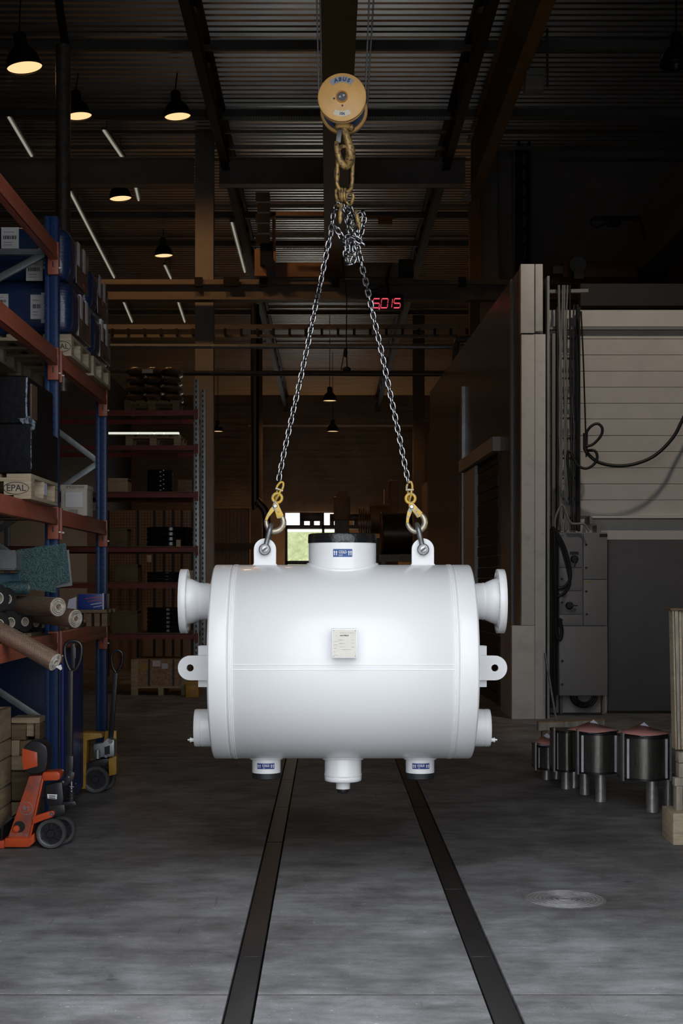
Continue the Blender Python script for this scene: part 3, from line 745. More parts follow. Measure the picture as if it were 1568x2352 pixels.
for u in (690, 1062): m.box(VC.x + ncx + (u - 790) / 11.2 / ns - 0.0002, VC.x + ncx + (u - 790) / 11.2 / ns + 0.0002, VC.y + NY - 0.0015, VC.y + NY - 0.0011, ncz - (1000 - 645) / 11.2 / ns, ncz - (840 - 645) / 11.2 / ns)
m.build('rule_line', 'ink_grey', npl)

# ================================================================== RIGGING
# shackles through the lifting lugs
def shackle(lx, tip, label):
    c = wv(lx, 0, 1.767); u = V((tip[0] - (lx * SC + 786)) / SC, 0, vz(tip[1]) - 1.767); ln = u.length; u.normalize()
    t = thing('bow_shackle', label, 'shackle', c, 'shackles on the lifting lugs')
    w = 0.031; pts = []
    for y in (-1,):
        pts += [c + V(0, y * w, 0) + u * 0.018, c + V(0, y * w * 1.02, 0) + u * 0.045, c + V(0, y * w * 1.15, 0) + u * (ln - 0.045)]
    for k in range(1, 8):
        a = math.pi * k / 8; pts.append(c + V(0, -math.cos(a) * w * 1.15, 0) + u * (ln - 0.045 + math.sin(a) * 0.042))
    pts += [p + V(0, 2 * (c.y - p.y), 0) for p in reversed(pts[:3])]
    MB().tube(bez(pts, 3), 0.0135, 14).build('bow', 'galv_dark', t)
    for y in (-1, 1):
        MB().lathe([(0.0, -0.014), (0.026, -0.014), (0.031, -0.010), (0.031, 0.010), (0.026, 0.014), (0.0, 0.014)], c + V(0, y * w, 0), V(0, 1, 0), 32).build('eye', 'galv_dark', t)
    pin = MB().cyl(c + V(0, -0.052, 0), c + V(0, 0.055, 0), 0.017, n=24).build('pin', 'steel', t, bevel=0.002)
    MB().obox(c + V(0, -0.0525, 0), V(0.012, 0, 0.009), V(0.003, 0, -0.004), V(0, 0.0012, 0)).build('slot', 'dark_steel', pin)
mat('galv_dark', (0.24, 0.245, 0.26), 0.36, 0.75, var=0.35, scale=26)
shackle(LUGX[0], (623, 1205), 'grey bow shackle in the lug on the left of the top nozzle')
shackle(LUGX[1], (957, 1204), 'grey bow shackle in the lug on the right of the top nozzle')

# crane hook block
HB = V(X(787, VD), VD, vz(390))
blk = thing('hook_block', 'ochre round crane hook block hanging on steel ropes', 'hook block', HB)
hx = V(0.060, 1, 0).normalized()            # block axis, slightly turned
fd = V(X(785, 7.385), 7.385, Z(222.5, 7.385))
RB = 55.5 * 7.385 / F
front = MB().lathe([(0.0, 0.0), (0.018, 0.0), (RB * 0.93, 0.0), (RB, 0.006), (RB, 0.013), (RB * 0.955, 0.016), (RB * 0.955, 0.030), (RB, 0.034), (RB, 0.050), (RB * 0.9, 0.054), (0, 0.054)], fd, hx, 72).build('sheave_cover', 'block_yellow', blk)
MB().lathe([(RB * 1.005, 0.002), (RB * 1.012, 0.006), (RB * 1.005, 0.010)], fd + hx * 0.006, hx, 72, cap=False).build('rim', 'steel', front)
rd = fd + hx * 0.205
rear = MB().lathe([(0, 0), (RB * 0.95, 0.0), (RB, 0.006), (RB, 0.040), (RB * 0.93, 0.048), (0, 0.048)], rd, hx, 72).build('sheave_cover', 'block_yellow', blk)
MB().lathe([(RB * 1.005, 0.030), (RB * 1.012, 0.035), (RB * 1.005, 0.040)], rd, hx, 72, cap=False).build('rim', 'steel', rear)
MB().lathe([(RB * 0.90, 0.056), (RB * 0.90, 0.098), (RB * 0.3, 0.10)], fd, hx, 48, cap=False).lathe([(RB * 0.3, 0.16), (RB * 0.9, 0.165), (RB * 0.9, 0.205)], fd, hx, 48, cap=False).build('rope_guard', 'navy_paint', blk)
MB().cyl(fd + hx * 0.05, rd, 0.055, n=32).build('axle', 'block_yellow_worn', blk)
MB().lathe([(0.0305, -0.010), (0.0305, 0.004), (0.024, -0.010), (0.0245, 0.0)], fd, hx, 40, cap=False).build('hub_ring', 'block_yellow', front)
hub = MB().lathe([(0.0, -0.003), (0.024, -0.003), (0.0245, 0.002)], fd, hx, 32).build('hub', 'dark_steel', front)
hu = V(1, -0.06, 0).normalized()
for a, b in ((-0.010, -0.001), (0.010, 0.006)):
    MB().cyl(fd + hu * a + ZU * b - hx * 0.007, fd + hu * a + ZU * b, 0.0055, n=12).build('bolt', 'steel', hub)
for a, b, r in ((-0.041, -0.008, 0.0055), (0.002, -0.045, 0.005)):
    MB().cyl(fd + hu * a + ZU * b - hx * 0.001, fd + hu * a + ZU * b, r, n=12).build('hole', 'ink', front)
def arc_plate(a0, a1, r0, r1, mt, nm):
    m = MB(); vs = []; n = 12
    for i in range(n + 1):
        a = a0 + (a1 - a0) * i / n
        for r in (r0, r1): vs.append(fd - hx * 0.0012 + hu * (r * math.cos(a)) + ZU * (r * math.sin(a)))
    m.add(vs, [(2 * i, 2 * i + 2, 2 * i + 3, 2 * i + 1) for i in range(n)]); return m.build(nm, mt, front)
ap = arc_plate(math.radians(53), math.radians(129), RB * 0.60, RB * 0.85, 'sticker_grey', 'maker_plate')
for k, ch in enumerate('ABUS'):
    a = math.radians(111 - k * 14.2); r = RB * 0.725
    text(ch, 0.026, fd - hx * 0.002 + hu * (r * math.cos(a)) + ZU * (r * math.sin(a)), hu * math.sin(a) - ZU * math.cos(a), hu * math.cos(a) + ZU * math.sin(a), 'ink_blue', ap, bold=0.055, shear=0.15)
ap2 = arc_plate(math.radians(242), math.radians(299), RB * 0.58, RB * 0.80, 'sticker_cream', 'load_plate')
for k, ch in enumerate(('1', '0', 't')):
    a = math.radians(264 + k * 6.5); r = RB * 0.70
    text(ch, 0.021, fd - hx * 0.002 + hu * (r * math.cos(a)) + ZU * (r * math.sin(a)), -hu * math.sin(a) + ZU * math.cos(a), -hu * math.cos(a) - ZU * math.sin(a), 'ink_blue', ap2, bold=0.03)
# crosshead and hook
MB().lathe([(0.030, Z(296, VD)), (0.040, Z(292, VD)), (0.040, Z(283, VD)), (0.034, Z(279, VD)), (0.034, Z(255, VD))], V(X(787, VD), VD, 0), UP, 32).build('crosshead', 'block_yellow', blk)
MB().sphere(P(775, 288, VD) + V(0, 0.03, 0), 0.018).sphere(P(805, 289, VD) + V(0, 0.03, 0), 0.022).build('swivel_nut', 'block_yellow_worn', blk)
hk = [(789, 288, 8.5, 0), (791, 300, 8.5, 0), (797, 318, 9.5, 0.0), (803, 338, 11.5, 0.005), (805, 356, 12.5, 0.01), (801, 374, 11.5, 0.0), (792, 384, 9.5, -0.02), (782, 376, 8, -0.035), (776, 360, 7, -0.045), (773, 343, 6, -0.045), (772, 331, 4.5, -0.04)]
pts = bez([P(a, b, VD) + V(0, d, 0) for a, b, r, d in hk], 4)
rr = bez([V(r / SC, 0, 0) for a, b, r, d in hk], 4)
hook = MB().tube(pts, [q_.x for q_ in rr], 16, flat=0.92).build('hook', 'block_yellow_worn', blk)
MB().obox(P(778, 316, VD) + V(0, -0.022, 0), V(0.013, 0.0, 0.0), V(0, 0.006, 0), V(0.004, 0, 0.036)).build('latch', 'dark_steel', hook, bevel=0.003)

# ropes up to the hoist
for i, (a, b, lab) in enumerate((((732, 222, 7.405), (726, -60, 7.40), 'outer steel rope on the left of the hook block'), ((739, 240, 7.62), (734, -60, 7.62), 'inner steel rope on the left of the hook block'),
                   ((838.5, 222, 7.405), (850, -60, 7.40), 'inner steel rope on the right of the hook block'), ((843, 245, 7.62), (861, -60, 7.62), 'outer steel rope on the right of the hook block'))):
    p0, p1 = P(*a), P(*b); p2 = p0 + (p1 - p0) * ((7.75 - p0.z) / (p1.z - p0.z))
    MB().cyl(p0, p2, 0.0048, n=8).build('steel_rope', 'rope_steel', org=p0, label=lab, cat='rope', group='hoist ropes')
# crane bridge girder along the hall with its hoist over the door
cg = thing('crane_bridge', 'dark brown crane bridge girder running overhead down the hall', 'crane', V(0.11, 16, 7.74))
MB().box(-0.083, 0.307, 5.2, 28.9, 7.74, 7.77).box(-0.04, 0.26, 5.2, 28.9, 7.77, 8.55).box(-0.083, 0.307, 5.2, 28.9, 8.55, 8.58).build('girder', 'crane_brown', cg)
MB().box(-0.25, 0.47, 7.1, 7.95, 7.75, 7.9).cyl((-0.3, 7.5, 8.2), (0.55, 7.5, 8.2), 0.3, n=24).build('hoist', 'crane_ochre', cg)
ec = MB().box(X(610, 28.9), X(950, 28.9), 28.85, 29.15, Z(637, 28.9), Z(604, 28.9)).build('end_carriage', 'crane_tan', cg, bevel=0.01)
for px in (625, 935):
    MB().cyl(P(px, 629, 28.82), P(px, 629, 28.86), 0.085, n=20).build('wheel', 'black_plastic', ec)
MB().box(X(585, 28.8), X(612, 28.8), 28.7, 28.85, Z(636, 28.8), Z(575, 28.8)).build('bumper', 'crane_tan', ec)
MB().box(X(598, 28.7), X(628, 28.7), 28.55, 28.7, Z(612, 28.7), Z(560, 28.7)).cyl(P(617, 602, 28.4), P(617, 602, 28.7), 0.11, n=16).build('drive_motor', 'black_plastic', ec)
MB().box(X(915, 28.7), X(948, 28.7), 28.55, 28.8, Z(636, 28.7), Z(600, 28.7)).build('drive_motor', 'black_plastic', ec)
MB().box(X(625, 28.6), X(742, 28.6), 28.55, 28.62, Z(496, 28.6), Z(488, 28.6)).box(X(625, 28.6), X(633, 28.6), 28.55, 28.62, Z(606, 28.6), Z(490, 28.6)).build('cable_arm', 'crane_tan', ec)
for k in range(5): MB().box(X(588 + 4 * (k % 2), 28.6), X(620, 28.6), 28.4, 28.6, Z(468 + k * 24, 28.6), Z(448 + k * 24, 28.6)).build('control_box', 'black_plastic', ec)
MB().box(X(832, 28.6), X(905, 28.6), 28.55, 28.62, Z(503, 28.6), Z(496, 28.6)).box(X(868, 28.6), X(900, 28.6), 28.5, 28.6, Z(517, 28.6), Z(503, 28.6)).build('cable_arm', 'crane_brown', ec)
m = MB()
for i in range(30):
    px = 650 + i * 3.2; m.box(X(px, 28.5), X(px + 1.7, 28.5), 28.45, 28.52, Z(575, 28.5), Z(570, 28.5))
m.build('cable_chain', 'galvanised', ec, kind='stuff')

# chain sling
def link_mesh(name, half, r_bend, r_wire, n=8, m=6):
    mb = MB(); pts = []
    for k in range(m + 1):
        a = math.pi * k / m; pts.append(V(r_bend * math.cos(a), 0, half + r_bend * math.sin(a)))
    for k in range(m + 1):
        a = math.pi + math.pi * k / m; pts.append(V(r_bend * math.cos(a), 0, -half + r_bend * math.sin(a)))
    mb.tube(pts, r_wire, n, closed=True, ref=(0, 1, 0))
    return mb
SL = V(X(790, VD), VD, vz(440))
sling = thing('chain_sling', 'two-leg steel chain sling with yellow locking hooks', 'chain', SL)
proto = None
def add_link(p, t, roll, scale=1.0):
    global proto
    if proto is None:
        o = link_mesh('chain_link', 0.0085, 0.0128, 0.0048).build('chain_link', 'chain_steel', None)
        proto = o.data; ob = o
    else:
        ob = bpy.data.objects.new('chain_link', proto); COL.objects.link(ob)
    ob.parent = sling; ORG[ob.name] = SL
    t = Vector(t).normalized(); qz = UP.rotation_difference(t)
    rot = Quaternion(t, roll) @ qz
    ob.rotation_mode = 'QUATERNION'; ob.rotation_quaternion = rot; ob.location = Vector(p) - SL; ob.scale = (scale,) * 3
    return ob
def strand(pts, roll0=0.5, pitch=0.0305):
    pts = bez(pts, 8); L = [0.0]
    for a, b in zip(pts, pts[1:]): L.append(L[-1] + (b - a).length)
    s = 0.0; k = 0; j = 0
    while s <= L[-1]:
        while j < len(L) - 2 and L[j + 1] < s: j += 1
        f = (s - L[j]) / max(L[j + 1] - L[j], 1e-6); p = pts[j].lerp(pts[j + 1], f)
        add_link(p, pts[j + 1] - pts[j], roll0 + (math.pi / 2) * (k % 2) + 0.10 * (rnd.random() - 0.5))
        s += pitch; k += 1
def C(px, py, dy=0.0): return P(px, py, VD) + V(0, dy, 0)
strand([C(774, 474, -.01), C(766, 490, -.015), C(762, 518, -.02), C(758, 545, -.02), C(746, 600, -.01), C(728, 685), C(712, 765), C(690, 870), C(664, 985), C(644, 1080), C(640.5, 1103)], 0.45)
strand([C(812, 545, -.02), C(822, 575, -.02), C(831, 610, -.01), C(851, 700), C(872, 790), C(895, 900), C(916, 1000), C(932, 1080), C(936, 1102)], 0.45)
strand([C(796, 470, .01), C(800, 492, .0), C(803, 520, -.01), C(806, 545, -.015)], 0.1)
strand([C(784, 468, .02), C(793, 488, .02), C(799, 520, .015), C(796, 545, .01), C(793, 575, .0), C(796, 598, -.005), C(802, 607, -.01), C(812, 598, -.015), C(815, 570, -.015), C(812, 540, 0)], 0.3)
strand([C(806, 478, .03), C(814, 500, .03), C(820, 525, .02), C(818, 550, .015)], 0.8)
strand([C(824, 496, -.01), C(834, 492, -.015), C(836, 506, -.015), C(832, 525, -.015), C(827, 545, -.015), C(819, 562, -.015)], 0.5)
strand([C(770, 522, -.02), C(780, 540, -.03), C(790, 556, -.03), C(797, 548, -.04), C(808, 548, -.045), C(822, 556, -.045), C(836, 566, -.04)], 0.6)
strand([C(797, 560, -.03), C(799, 580, -.025), C(806, 575, .01), C(810, 560, .01)], 0.2)
# master link (oblong), intermediate links and shortening grabs
m = MB(); pts = []
W0, H0 = 19.5 / SC, 33 / SC
for k in range(17):
    a = math.pi * k / 16; pts.append(V(W0 * math.cos(a), 0, H0 + W0 * math.sin(a)))
for k in range(17):
    a = math.pi + math.pi * k / 16; pts.append(V(W0 * math.cos(a), 0, -H0 + W0 * math.sin(a)))
rot = Matrix.Rotation(0.45, 4, 'Z') @ Matrix.Rotation(0.04, 4, 'Y')
ml = MB().tube([C(792, 389, -.006) + rot @ p for p in pts], 0.0105, 12, closed=True).build('master_link', 'block_yellow_worn', sling)
MB().tube([C(773.5, 385 + 4 * k, .004) for k in range(8)], [0.011, 0.013, 0.015, 0.0155, 0.0155, 0.015, 0.013, 0.011], 10).build('identity_tag', 'block_yellow_worn', ml)
for (px, py, dy, tx, sc, ro) in ((776, 449, -.01, -0.25, 1.15, 0.9), (785, 450, -.02, -0.05, 1.25, 1.5), (793, 449, -.015, 0.1, 1.2, 1.2), (803, 455, .01, 0.3, 1.3, 0.5), (780, 461, .02, -0.1, 1.1, 0.2)):
    o = link_mesh('intermediate_link', 0.0105, 0.014, 0.0065).build('intermediate_link', 'block_yellow_worn', None)
    o.parent = sling; o.location = C(px, py, dy) - SL; o.rotation_mode = 'XYZ'; o.rotation_euler = (0, tx, ro); o.scale = (sc,) * 3
for (px, py, dy, ang) in ((782, 490, -.03, 0.06), (821, 503, -.012, -0.24)):
    d = V(-math.sin(ang), 0, -math.cos(ang)); p0 = C(px, py, dy) - d * 0.045
    prof = [(0.006, 0), (0.0105, 0.012), (0.011, 0.035), (0.013, 0.055), (0.0125, 0.08), (0.008, 0.100), (0.004, 0.108)]
    MB().lathe(prof, p0, d, 16).build('shortening_grab', 'block_yellow_worn', sling)

# self-locking hooks, drawn in the plane facing the yard
def locking_hook(eye, delta, nm):
    ex, ey = eye; ca, sa = math.cos(delta), math.sin(delta)
    def Q(u, v, dy=0.0):                      # u, v: offsets from the eye in px
        return C(ex + u * ca - v * sa, ey + u * sa + v * ca, dy)
    k = 1 / 3.267
    body = MB().tube([Q((u - 1254) * k, (v - 212) * k) for u, v in [(1254 + 35 * math.cos(a), 212 + 35 * math.sin(a)) for a in [2 * math.pi * i / 28 for i in range(28)]]], 0.0078, 12, closed=True).build('hook_eye', 'hook_yellow', sling)
    pth = [(1258, 250, 11), (1262, 272, 19), (1290, 300, 17), (1322, 325, 17), (1350, 352, 19), (1362, 390, 21), (1350, 428, 21), (1318, 455, 20), (1280, 458, 18), (1250, 436, 17), (1234, 408, 15), (1228, 392, 12)]
    pts = bez([Q((u - 1254) * k, (v - 212) * k) for u, v, r in pth], 5); rr = [q_.x * 1.15 for q_ in bez([V(r * k / SC, 0, 0) for u, v, r in pth], 5)]
    hb = MB().tube(pts, rr, 14, flat=1.0).build('locking_hook', 'hook_wornsteel', sling)
    MB().tube([Q((u - 1254) * k, (v - 212) * k, -.010) for u, v in ((1366, 360), (1376, 395), (1362, 432), (1330, 458))], 0.0045, 8).build('wear_edge', 'hook_yellow', hb)
    def flat(poly, dy, th, name, mt):
        c0 = Q(0, 0); uu = (Q(1, 0) - c0); vv = (Q(0, 1) - c0)
        MB().prism([((a - 1254) * k, (b - 212) * k) for a, b in poly], c0 + V(0, dy, 0), uu, vv, V(0, th, 0)).build(name, mt, hb, bevel=0.0025)
    flat([(1240, 285), (1275, 285), (1262, 318), (1242, 368), (1240, 398), (1219, 396), (1222, 350), (1230, 310)], -0.016, 0.032, 'latch_arm', 'hook_yellow')
    flat([(1240, 258), (1256, 246), (1276, 250), (1302, 278), (1342, 318), (1330, 348), (1304, 358), (1262, 300), (1240, 280)], -0.022, 0.044, 'trigger_plate', 'hook_yellow')
    p = Q((1261 - 1254) * k, (274 - 212) * k, -0.027)
    MB().lathe([(0.0, 0.0), (0.009, 0.0), (0.0115, 0.003), (0.0115, 0.01)], p, V(0, 1, 0), 20).build('rivet', 'steel', hb)
    p = Q((1298 - 1254) * k, (310 - 212) * k, -0.0235)
    MB().cyl(p, p + V(0, 0.003, 0), 0.0026, n=10).build('rivet_hole', 'ink', hb)
    # coupling link between chain and eye
    cp = MB().tube(bez([Q(-8, -18, .0), Q(-9, -26, .0), Q(-5, -36, 0), Q(1, -38, 0), Q(4, -30, 0), Q(4, -20, 0)], 4), 0.0058, 10).tube(bez([Q(2, -20, -.008), Q(1, -8, -.008), Q(-2, 6, .012), Q(-2, 12, .02), Q(-4, 2, .02), Q(-6, -18, .01)], 4), 0.0055, 10).build('coupling_link', 'hook_yellow', hb)
    MB().cyl(Q(-11, -20, 0), Q(7, -20, 0), 0.0075, n=14).build('coupling_pin', 'hook_wornsteel', cp)
locking_hook((636.5, 1144), math.radians(19), 'a')
locking_hook((942.5, 1145), 0.0, 'b')

# ================================================================== LAMPS
def bell_lamp(px, py, w, label, lit=True, tilt=0.0, power=26, at=None, colour=(1.0, 0.50, 0.19), aim=None, cone=165):
    d = 0.5 * F / w; c = at or P(px, py, d)
    t = thing('bell_lamp', label, 'lamp', c, 'bell lamps under the roof')
    ax = -Vector(aim).normalized() if aim else V(math.sin(tilt), 0, math.cos(tilt))
    sh = MB().lathe([(0.244, 0.0), (0.25, -0.004), (0.254, 0.0), (0.250, 0.03), (0.232, 0.12), (0.19, 0.21), (0.13, 0.275), (0.085, 0.30), (0.08, 0.30), (0.12, 0.268), (0.18, 0.20), (0.222, 0.11), (0.242, 0.02)], c, ax, 32, cap=False).build('shade', 'lamp_shell', t, ang=1.2)
    MB().lathe([(0.0, 0.29), (0.085, 0.29), (0.09, 0.30), (0.09, 0.46), (0.06, 0.49), (0.0, 0.49)], c, ax, 20).build('ballast_housing', 'lamp_shell', t)
    if lit:
        MB().lathe([(0.0, 0.03), (0.12, 0.03), (0.238, 0.022), (0.0, 0.034)], c, ax, 32).build('reflector', 'lamp_glow', t)
        ld_ = bpy.data.lights.new('lamp_light', 'SPOT'); ld_.energy = power; ld_.color = colour; ld_.shadow_soft_size = 0.2
        ld_.spot_size = math.radians(cone); ld_.spot_blend = 0.5
        lo = bpy.data.objects.new('lamp_light', ld_); COL.objects.link(lo); lo.parent = t; lo.location = -ax * 0.03
        lo.rotation_mode = 'QUATERNION'; lo.rotation_quaternion = UP.rotation_difference(ax)
    else:
        MB().lathe([(0.0, 0.10), (0.20, 0.10), (0.0, 0.11)], c, ax, 24).build('reflector', 'steel', t)
    MB().cyl(c + ax * 0.48, V(c.x, c.y, ROOF + 0.08), 0.012, n=6).build('hanger', 'lamp_shell', t)
bell_lamp(57, 157, 84, 'lit bell lamp biggest and nearest of the lit ones', tilt=-0.16)
bell_lamp(181, 268, 62, 'lit bell lamp half hidden behind the flue duct', tilt=-0.12)
bell_lamp(408, 269, 62, 'lit bell lamp just left of the grey column', tilt=-0.10)
bell_lamp(277, 457, 52, 'lit bell lamp just under the grey frame beam', tilt=-0.10)
bell_lamp(376, 588, 43, 'lit bell lamp above the runway beam beside the column', tilt=-0.06)
bell_lamp(757, 921, 33, 'small lit bell lamp between the two chains', power=80)
bell_lamp(764, 991, 28, 'smallest lit bell lamp between the chains, below another', power=1000)
bell_lamp(500, 991, 26, 'small lit bell lamp half hidden by the rack upright', power=70)
bell_lamp(1552, 150, 74, 'unlit bell lamp with glinting rim at the top corner', lit=False)
# the lamp over the loading bay that throws the hose's shadow down the white wall
bell_lamp(0, 0, 50, 'lit bell lamp over the loading bay beside the inner room', at=V(4.2, 12.5, 8.6), power=130, colour=(1.0, 0.86, 0.72), aim=(-0.1, 0.66, -0.75), cone=82)
# weight display hanging from the crane
wd = thing('weight_display', 'black load display with red digits 5,015 beside the chain', 'display', P(890, 697, 27))
bd = MB().box(X(852, 27), X(925, 27), 26.9, 27.05, Z(714, 27), Z(677, 27)).build('case', 'black_plastic', wd, bevel=0.01)
MB().tube([P(892, 678, 27), P(888, 645, 27.2), P(895, 610, 28.0), P(897, 606, 28.86)], 0.03, 8).build('suspension', 'dark_steel', wd)
MB().tube(bez([P(848, 668, 27), P(862, 668, 27), P(880, 660, 27)], 4), 0.04, 8).build('arm', 'dark_steel', wd)
segs = {'5': 'afgcd', '0': 'abcdef', '1': 'bc'}
def digit(ch, px):
    w_, h_ = 15.0, 21.0; t_ = 0.022; top = 686.0; sk = 2.4
    def q(u, v): return P(px + u * w_ + (1 - v) * sk, top + v * h_, 26.89)
    ends = {'a': ((0, 0), (1, 0)), 'b': ((1, 0), (1, .5)), 'c': ((1, .5), (1, 1)), 'd': ((0, 1), (1, 1)), 'e': ((0, .5), (0, 1)), 'f': ((0, 0), (0, .5)), 'g': ((0, .5), (1, .5))}
    for s in segs[ch]:
        a, b = ends[s]; pa, pb = q(*a), q(*b); dd = (pb - pa).normalized() * 0.008
        MB().bar(pa + dd, pb - dd, 0.01, t_, (0, -1, 0) if s in 'bcef' else (0, 0, 1)).build('led_segment', 'led_red', bd)
digit('5', 855); digit('0', 874); digit('1', 884); digit('5', 903)
MB().bar(P(872, 707, 26.89), P(870, 711, 26.89), 0.02, 0.02).build('led_comma', 'led_red', bd)

# red crane parts in the dark upper corner
rc = thing('red_crane', 'dark red crane end carriage above the inner room', 'crane', P(1400, 640, 23))
MB().box(X(1290, 23), X(1530, 23), 22.9, 23.3, Z(640, 23), Z(603, 23)).build('carriage', 'crane_red', rc, bevel=0.01)
MB().prism([(X(1462, 23), Z(640, 23)), (X(1462, 23) + 0.9, Z(640, 23)), (X(1462, 23) + 0.9, Z(500, 23)), (X(1468, 23), Z(510, 23))], (0, 22.9, 0), XR, ZU, V(0, 0.3, 0)).build('end_frame', 'crane_red', rc)
MB().prism([(4.95, 6.55), (5.35, 6.55), (5.35, 7.45), (4.95, 7.45)], (0, 12, 0), XR, ZU, V(0, 11, 0)).build('girder', 'wall_dark', rc)
MB().box(X(1360, 22.8), X(1475, 22.8), 22.7, 22.8, Z(507, 22.8), Z(500, 22.8)).box(X(1392, 22.8), X(1420, 22.8), 22.6, 22.8, Z(522, 22.8), Z(507, 22.8)).build('cable_arm', 'black_plastic', rc)
MB().tube(bez([P(1360, 503, 22.7), P(1356, 515, 22.7), P(1370, 522, 22.7), P(1392, 513, 22.7)], 4), 0.02, 6).build('cable', 'black_plastic', rc)
MB().cyl(P(1327, 608, 22.6), P(1327, 608, 22.9), 0.13, n=16).box(X(1318, 22.6), X(1340, 22.6), 22.6, 22.9, Z(640, 22.6), Z(608, 22.6)).build('motor', 'black_plastic', rc)
MB().box(X(1270, 22.6), X(1292, 22.6), 22.6, 22.9, Z(628, 22.6), Z(611, 22.6)).build('buffer', 'black_plastic', rc)

# ================================================================== BACK RACK ON THE LEFT (facing the door)
BD = 20.0
def bxp(mb, x0, x1, y0, y1, d, dep): return mb.box(X(x0, d), X(x1, d), d, d + dep, Z(y1, d), Z(y0, d))
br = thing('pallet_rack', 'tall grey pallet rack with dark red beams facing the door', 'rack', V(X(352, BD), BD, 0))
for dd in (0, 1.05):
    for xl in (X(452, BD), X(452, BD) - 2.9):
        up = MB().box(xl - 0.05, xl + 0.03, BD + dd, BD + dd + 0.07, 0, Z(872, BD)).build('upright', 'galvanised', br, bevel=0.004)
        if xl > -3:
            m = MB()
            for k in range(int(Z(872, BD) / 0.075)):
                m.box(xl - 0.02, xl + 0.0, BD + dd - 0.001, BD + dd + 0.004, 0.05 + k * 0.075, 0.085 + k * 0.075)
            m.build('perforation', 'ink', up, smooth=False, kind='stuff')
for py in (948, 1028, 1137, 1262, 1345, 1462):
    for dd in (-0.02, 1.1):
        MB().box(X(452, BD) - 2.9, X(452, BD) - 0.03, BD + dd, BD + dd + 0.045, Z(py + 6, BD), Z(py - 5, BD)).build('beam', 'beam_maroon', br)
    MB().box(X(447, BD), X(455, BD), BD - 0.03, BD, Z(py + 14, BD), Z(py - 8, BD)).build('beam_hook', 'beam_maroon', br)
    if py > 1100:
        MB().box(X(452, BD) - 2.85, X(452, BD) - 0.05, BD, BD + 1.1, Z(py - 6, BD), Z(py - 8, BD)).build('shelf_board', 'wood_dark', br)
def pallet(x0, x1, y0, y1, z, label, group=None, wood='wood', facing='y', mark=None, deck_gap=True):
    """EUR style pallet, bearer blocks and boards each a part; x0..x1, y0..y1 footprint, z underside"""
    t = thing('pallet', label, 'pallet', V((x0 + x1) / 2, (y0 + y1) / 2, z), group)
    bw = 0.10
    for i in range(3):
        for j in range(3):
            cx_ = [x0 + bw / 2, (x0 + x1) / 2, x1 - bw / 2][i]; cy_ = [y0 + bw / 2, (y0 + y1) / 2, y1 - bw / 2][j]
            MB().box(cx_ - bw / 2, cx_ + bw / 2, cy_ - bw / 2, cy_ + bw / 2, z + 0.022, z + 0.10).build('block', wood, t, bevel=0.003, seg=1)
    for j in range(3):
        cy_ = [y0 + bw / 2, (y0 + y1) / 2, y1 - bw / 2][j]
        MB().box(x0, x1, cy_ - bw / 2, cy_ + bw / 2, z + 0.10, z + 0.122).build('stringer', wood, t, bevel=0.002, seg=1)
    for i in range(3):
        cx_ = [x0 + bw / 2, (x0 + x1) / 2, x1 - bw / 2][i]
        MB().box(cx_ - bw / 2, cx_ + bw / 2, y0, y1, z, z + 0.022).build('skid', wood, t, bevel=0.002, seg=1)
    nb_ = 5
    for i in range(nb_):
        w_ = (x1 - x0) / nb_ * 0.82; cx_ = x0 + w_ / 2 + (x1 - x0 - w_) * i / (nb_ - 1)
        MB().box(cx_ - w_ / 2, cx_ + w_ / 2, y0, y1, z + 0.122, z + 0.144).build('deck_board', wood, t, bevel=0.002, seg=1)
    return t
z0 = Z(943, BD)
pallet(X(285, BD), X(412, BD), BD, BD + 1.0, z0, 'pallet under the brown wrapped bundles on the top beam of the far rack', wood='wood_dark')
bun = thing('wrapped_bundle', 'brown film wrapped stack of sacks on the top of the far rack', 'bundle', V(X(345, BD), BD + 0.5, z0 + 0.144))
zz = z0 + 0.144
for k in range(4):
    for i in range(3):
        m = MB(); cx_ = X(302 + i * 42 + rnd.uniform(-4, 4), BD); zc_ = zz + 0.07 + k * 0.125
        m.sphere((cx_, BD + 0.47, zc_), 0.16, 0.42, 0.072, 14, 8)
        m.build('sack', 'brown_wrap', bun)
MB().box(X(326, BD), X(351, BD), BD - 0.01, BD + 0.02, Z(857, BD), Z(848, BD)).build('slip', 'cardboard_pale', bun)
z0 = Z(1023, BD)
pallet(X(288, BD), X(415, BD), BD, BD + 0.9, z0, 'pallet under the glowing strip on the far rack', wood='wood')
ws = thing('glow_strip', 'long glowing strip added across the far rack above a pallet', 'light', V(X(330, BD), BD + 0.4, z0 + 0.144))  # added glowing bars stand in for a bright streak across the rack
MB().box(X(250, BD), X(411, BD), BD - 0.05, BD + 0.1, z0 + 0.144, z0 + 0.152).build('housing', 'plain_white', ws)
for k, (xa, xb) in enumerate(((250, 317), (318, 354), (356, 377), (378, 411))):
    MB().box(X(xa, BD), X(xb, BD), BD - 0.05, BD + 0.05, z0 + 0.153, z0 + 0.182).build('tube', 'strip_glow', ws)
def disc_stack(px, py_bottom, wpx, n, d, lab, matn='black_rubber', h=0.06):
    r = wpx * d / F / 2; zb = Z(py_bottom, d)
    t = thing('coil_stack', lab, 'coil', V(X(px, d), d + r, zb))
    for k in range(n):
        MB().lathe([(r * 0.5, 0.0), (r * 0.97, 0.0), (r, 0.012), (r, h - 0.014), (r * 0.97, h - 0.004), (r * 0.5, h - 0.004)], V(X(px, d), d + r + 0.1, zb + k * h), UP, 40, cap=False).build('coil', matn, t)
mat('coil_black', (0.02, 0.02, 0.021), 0.14, 0.4)
disc_stack(362, 1129, 60, 5, BD + .05, 'stack of five black glossy coils on the middle far shelf', 'coil_black', 0.065)
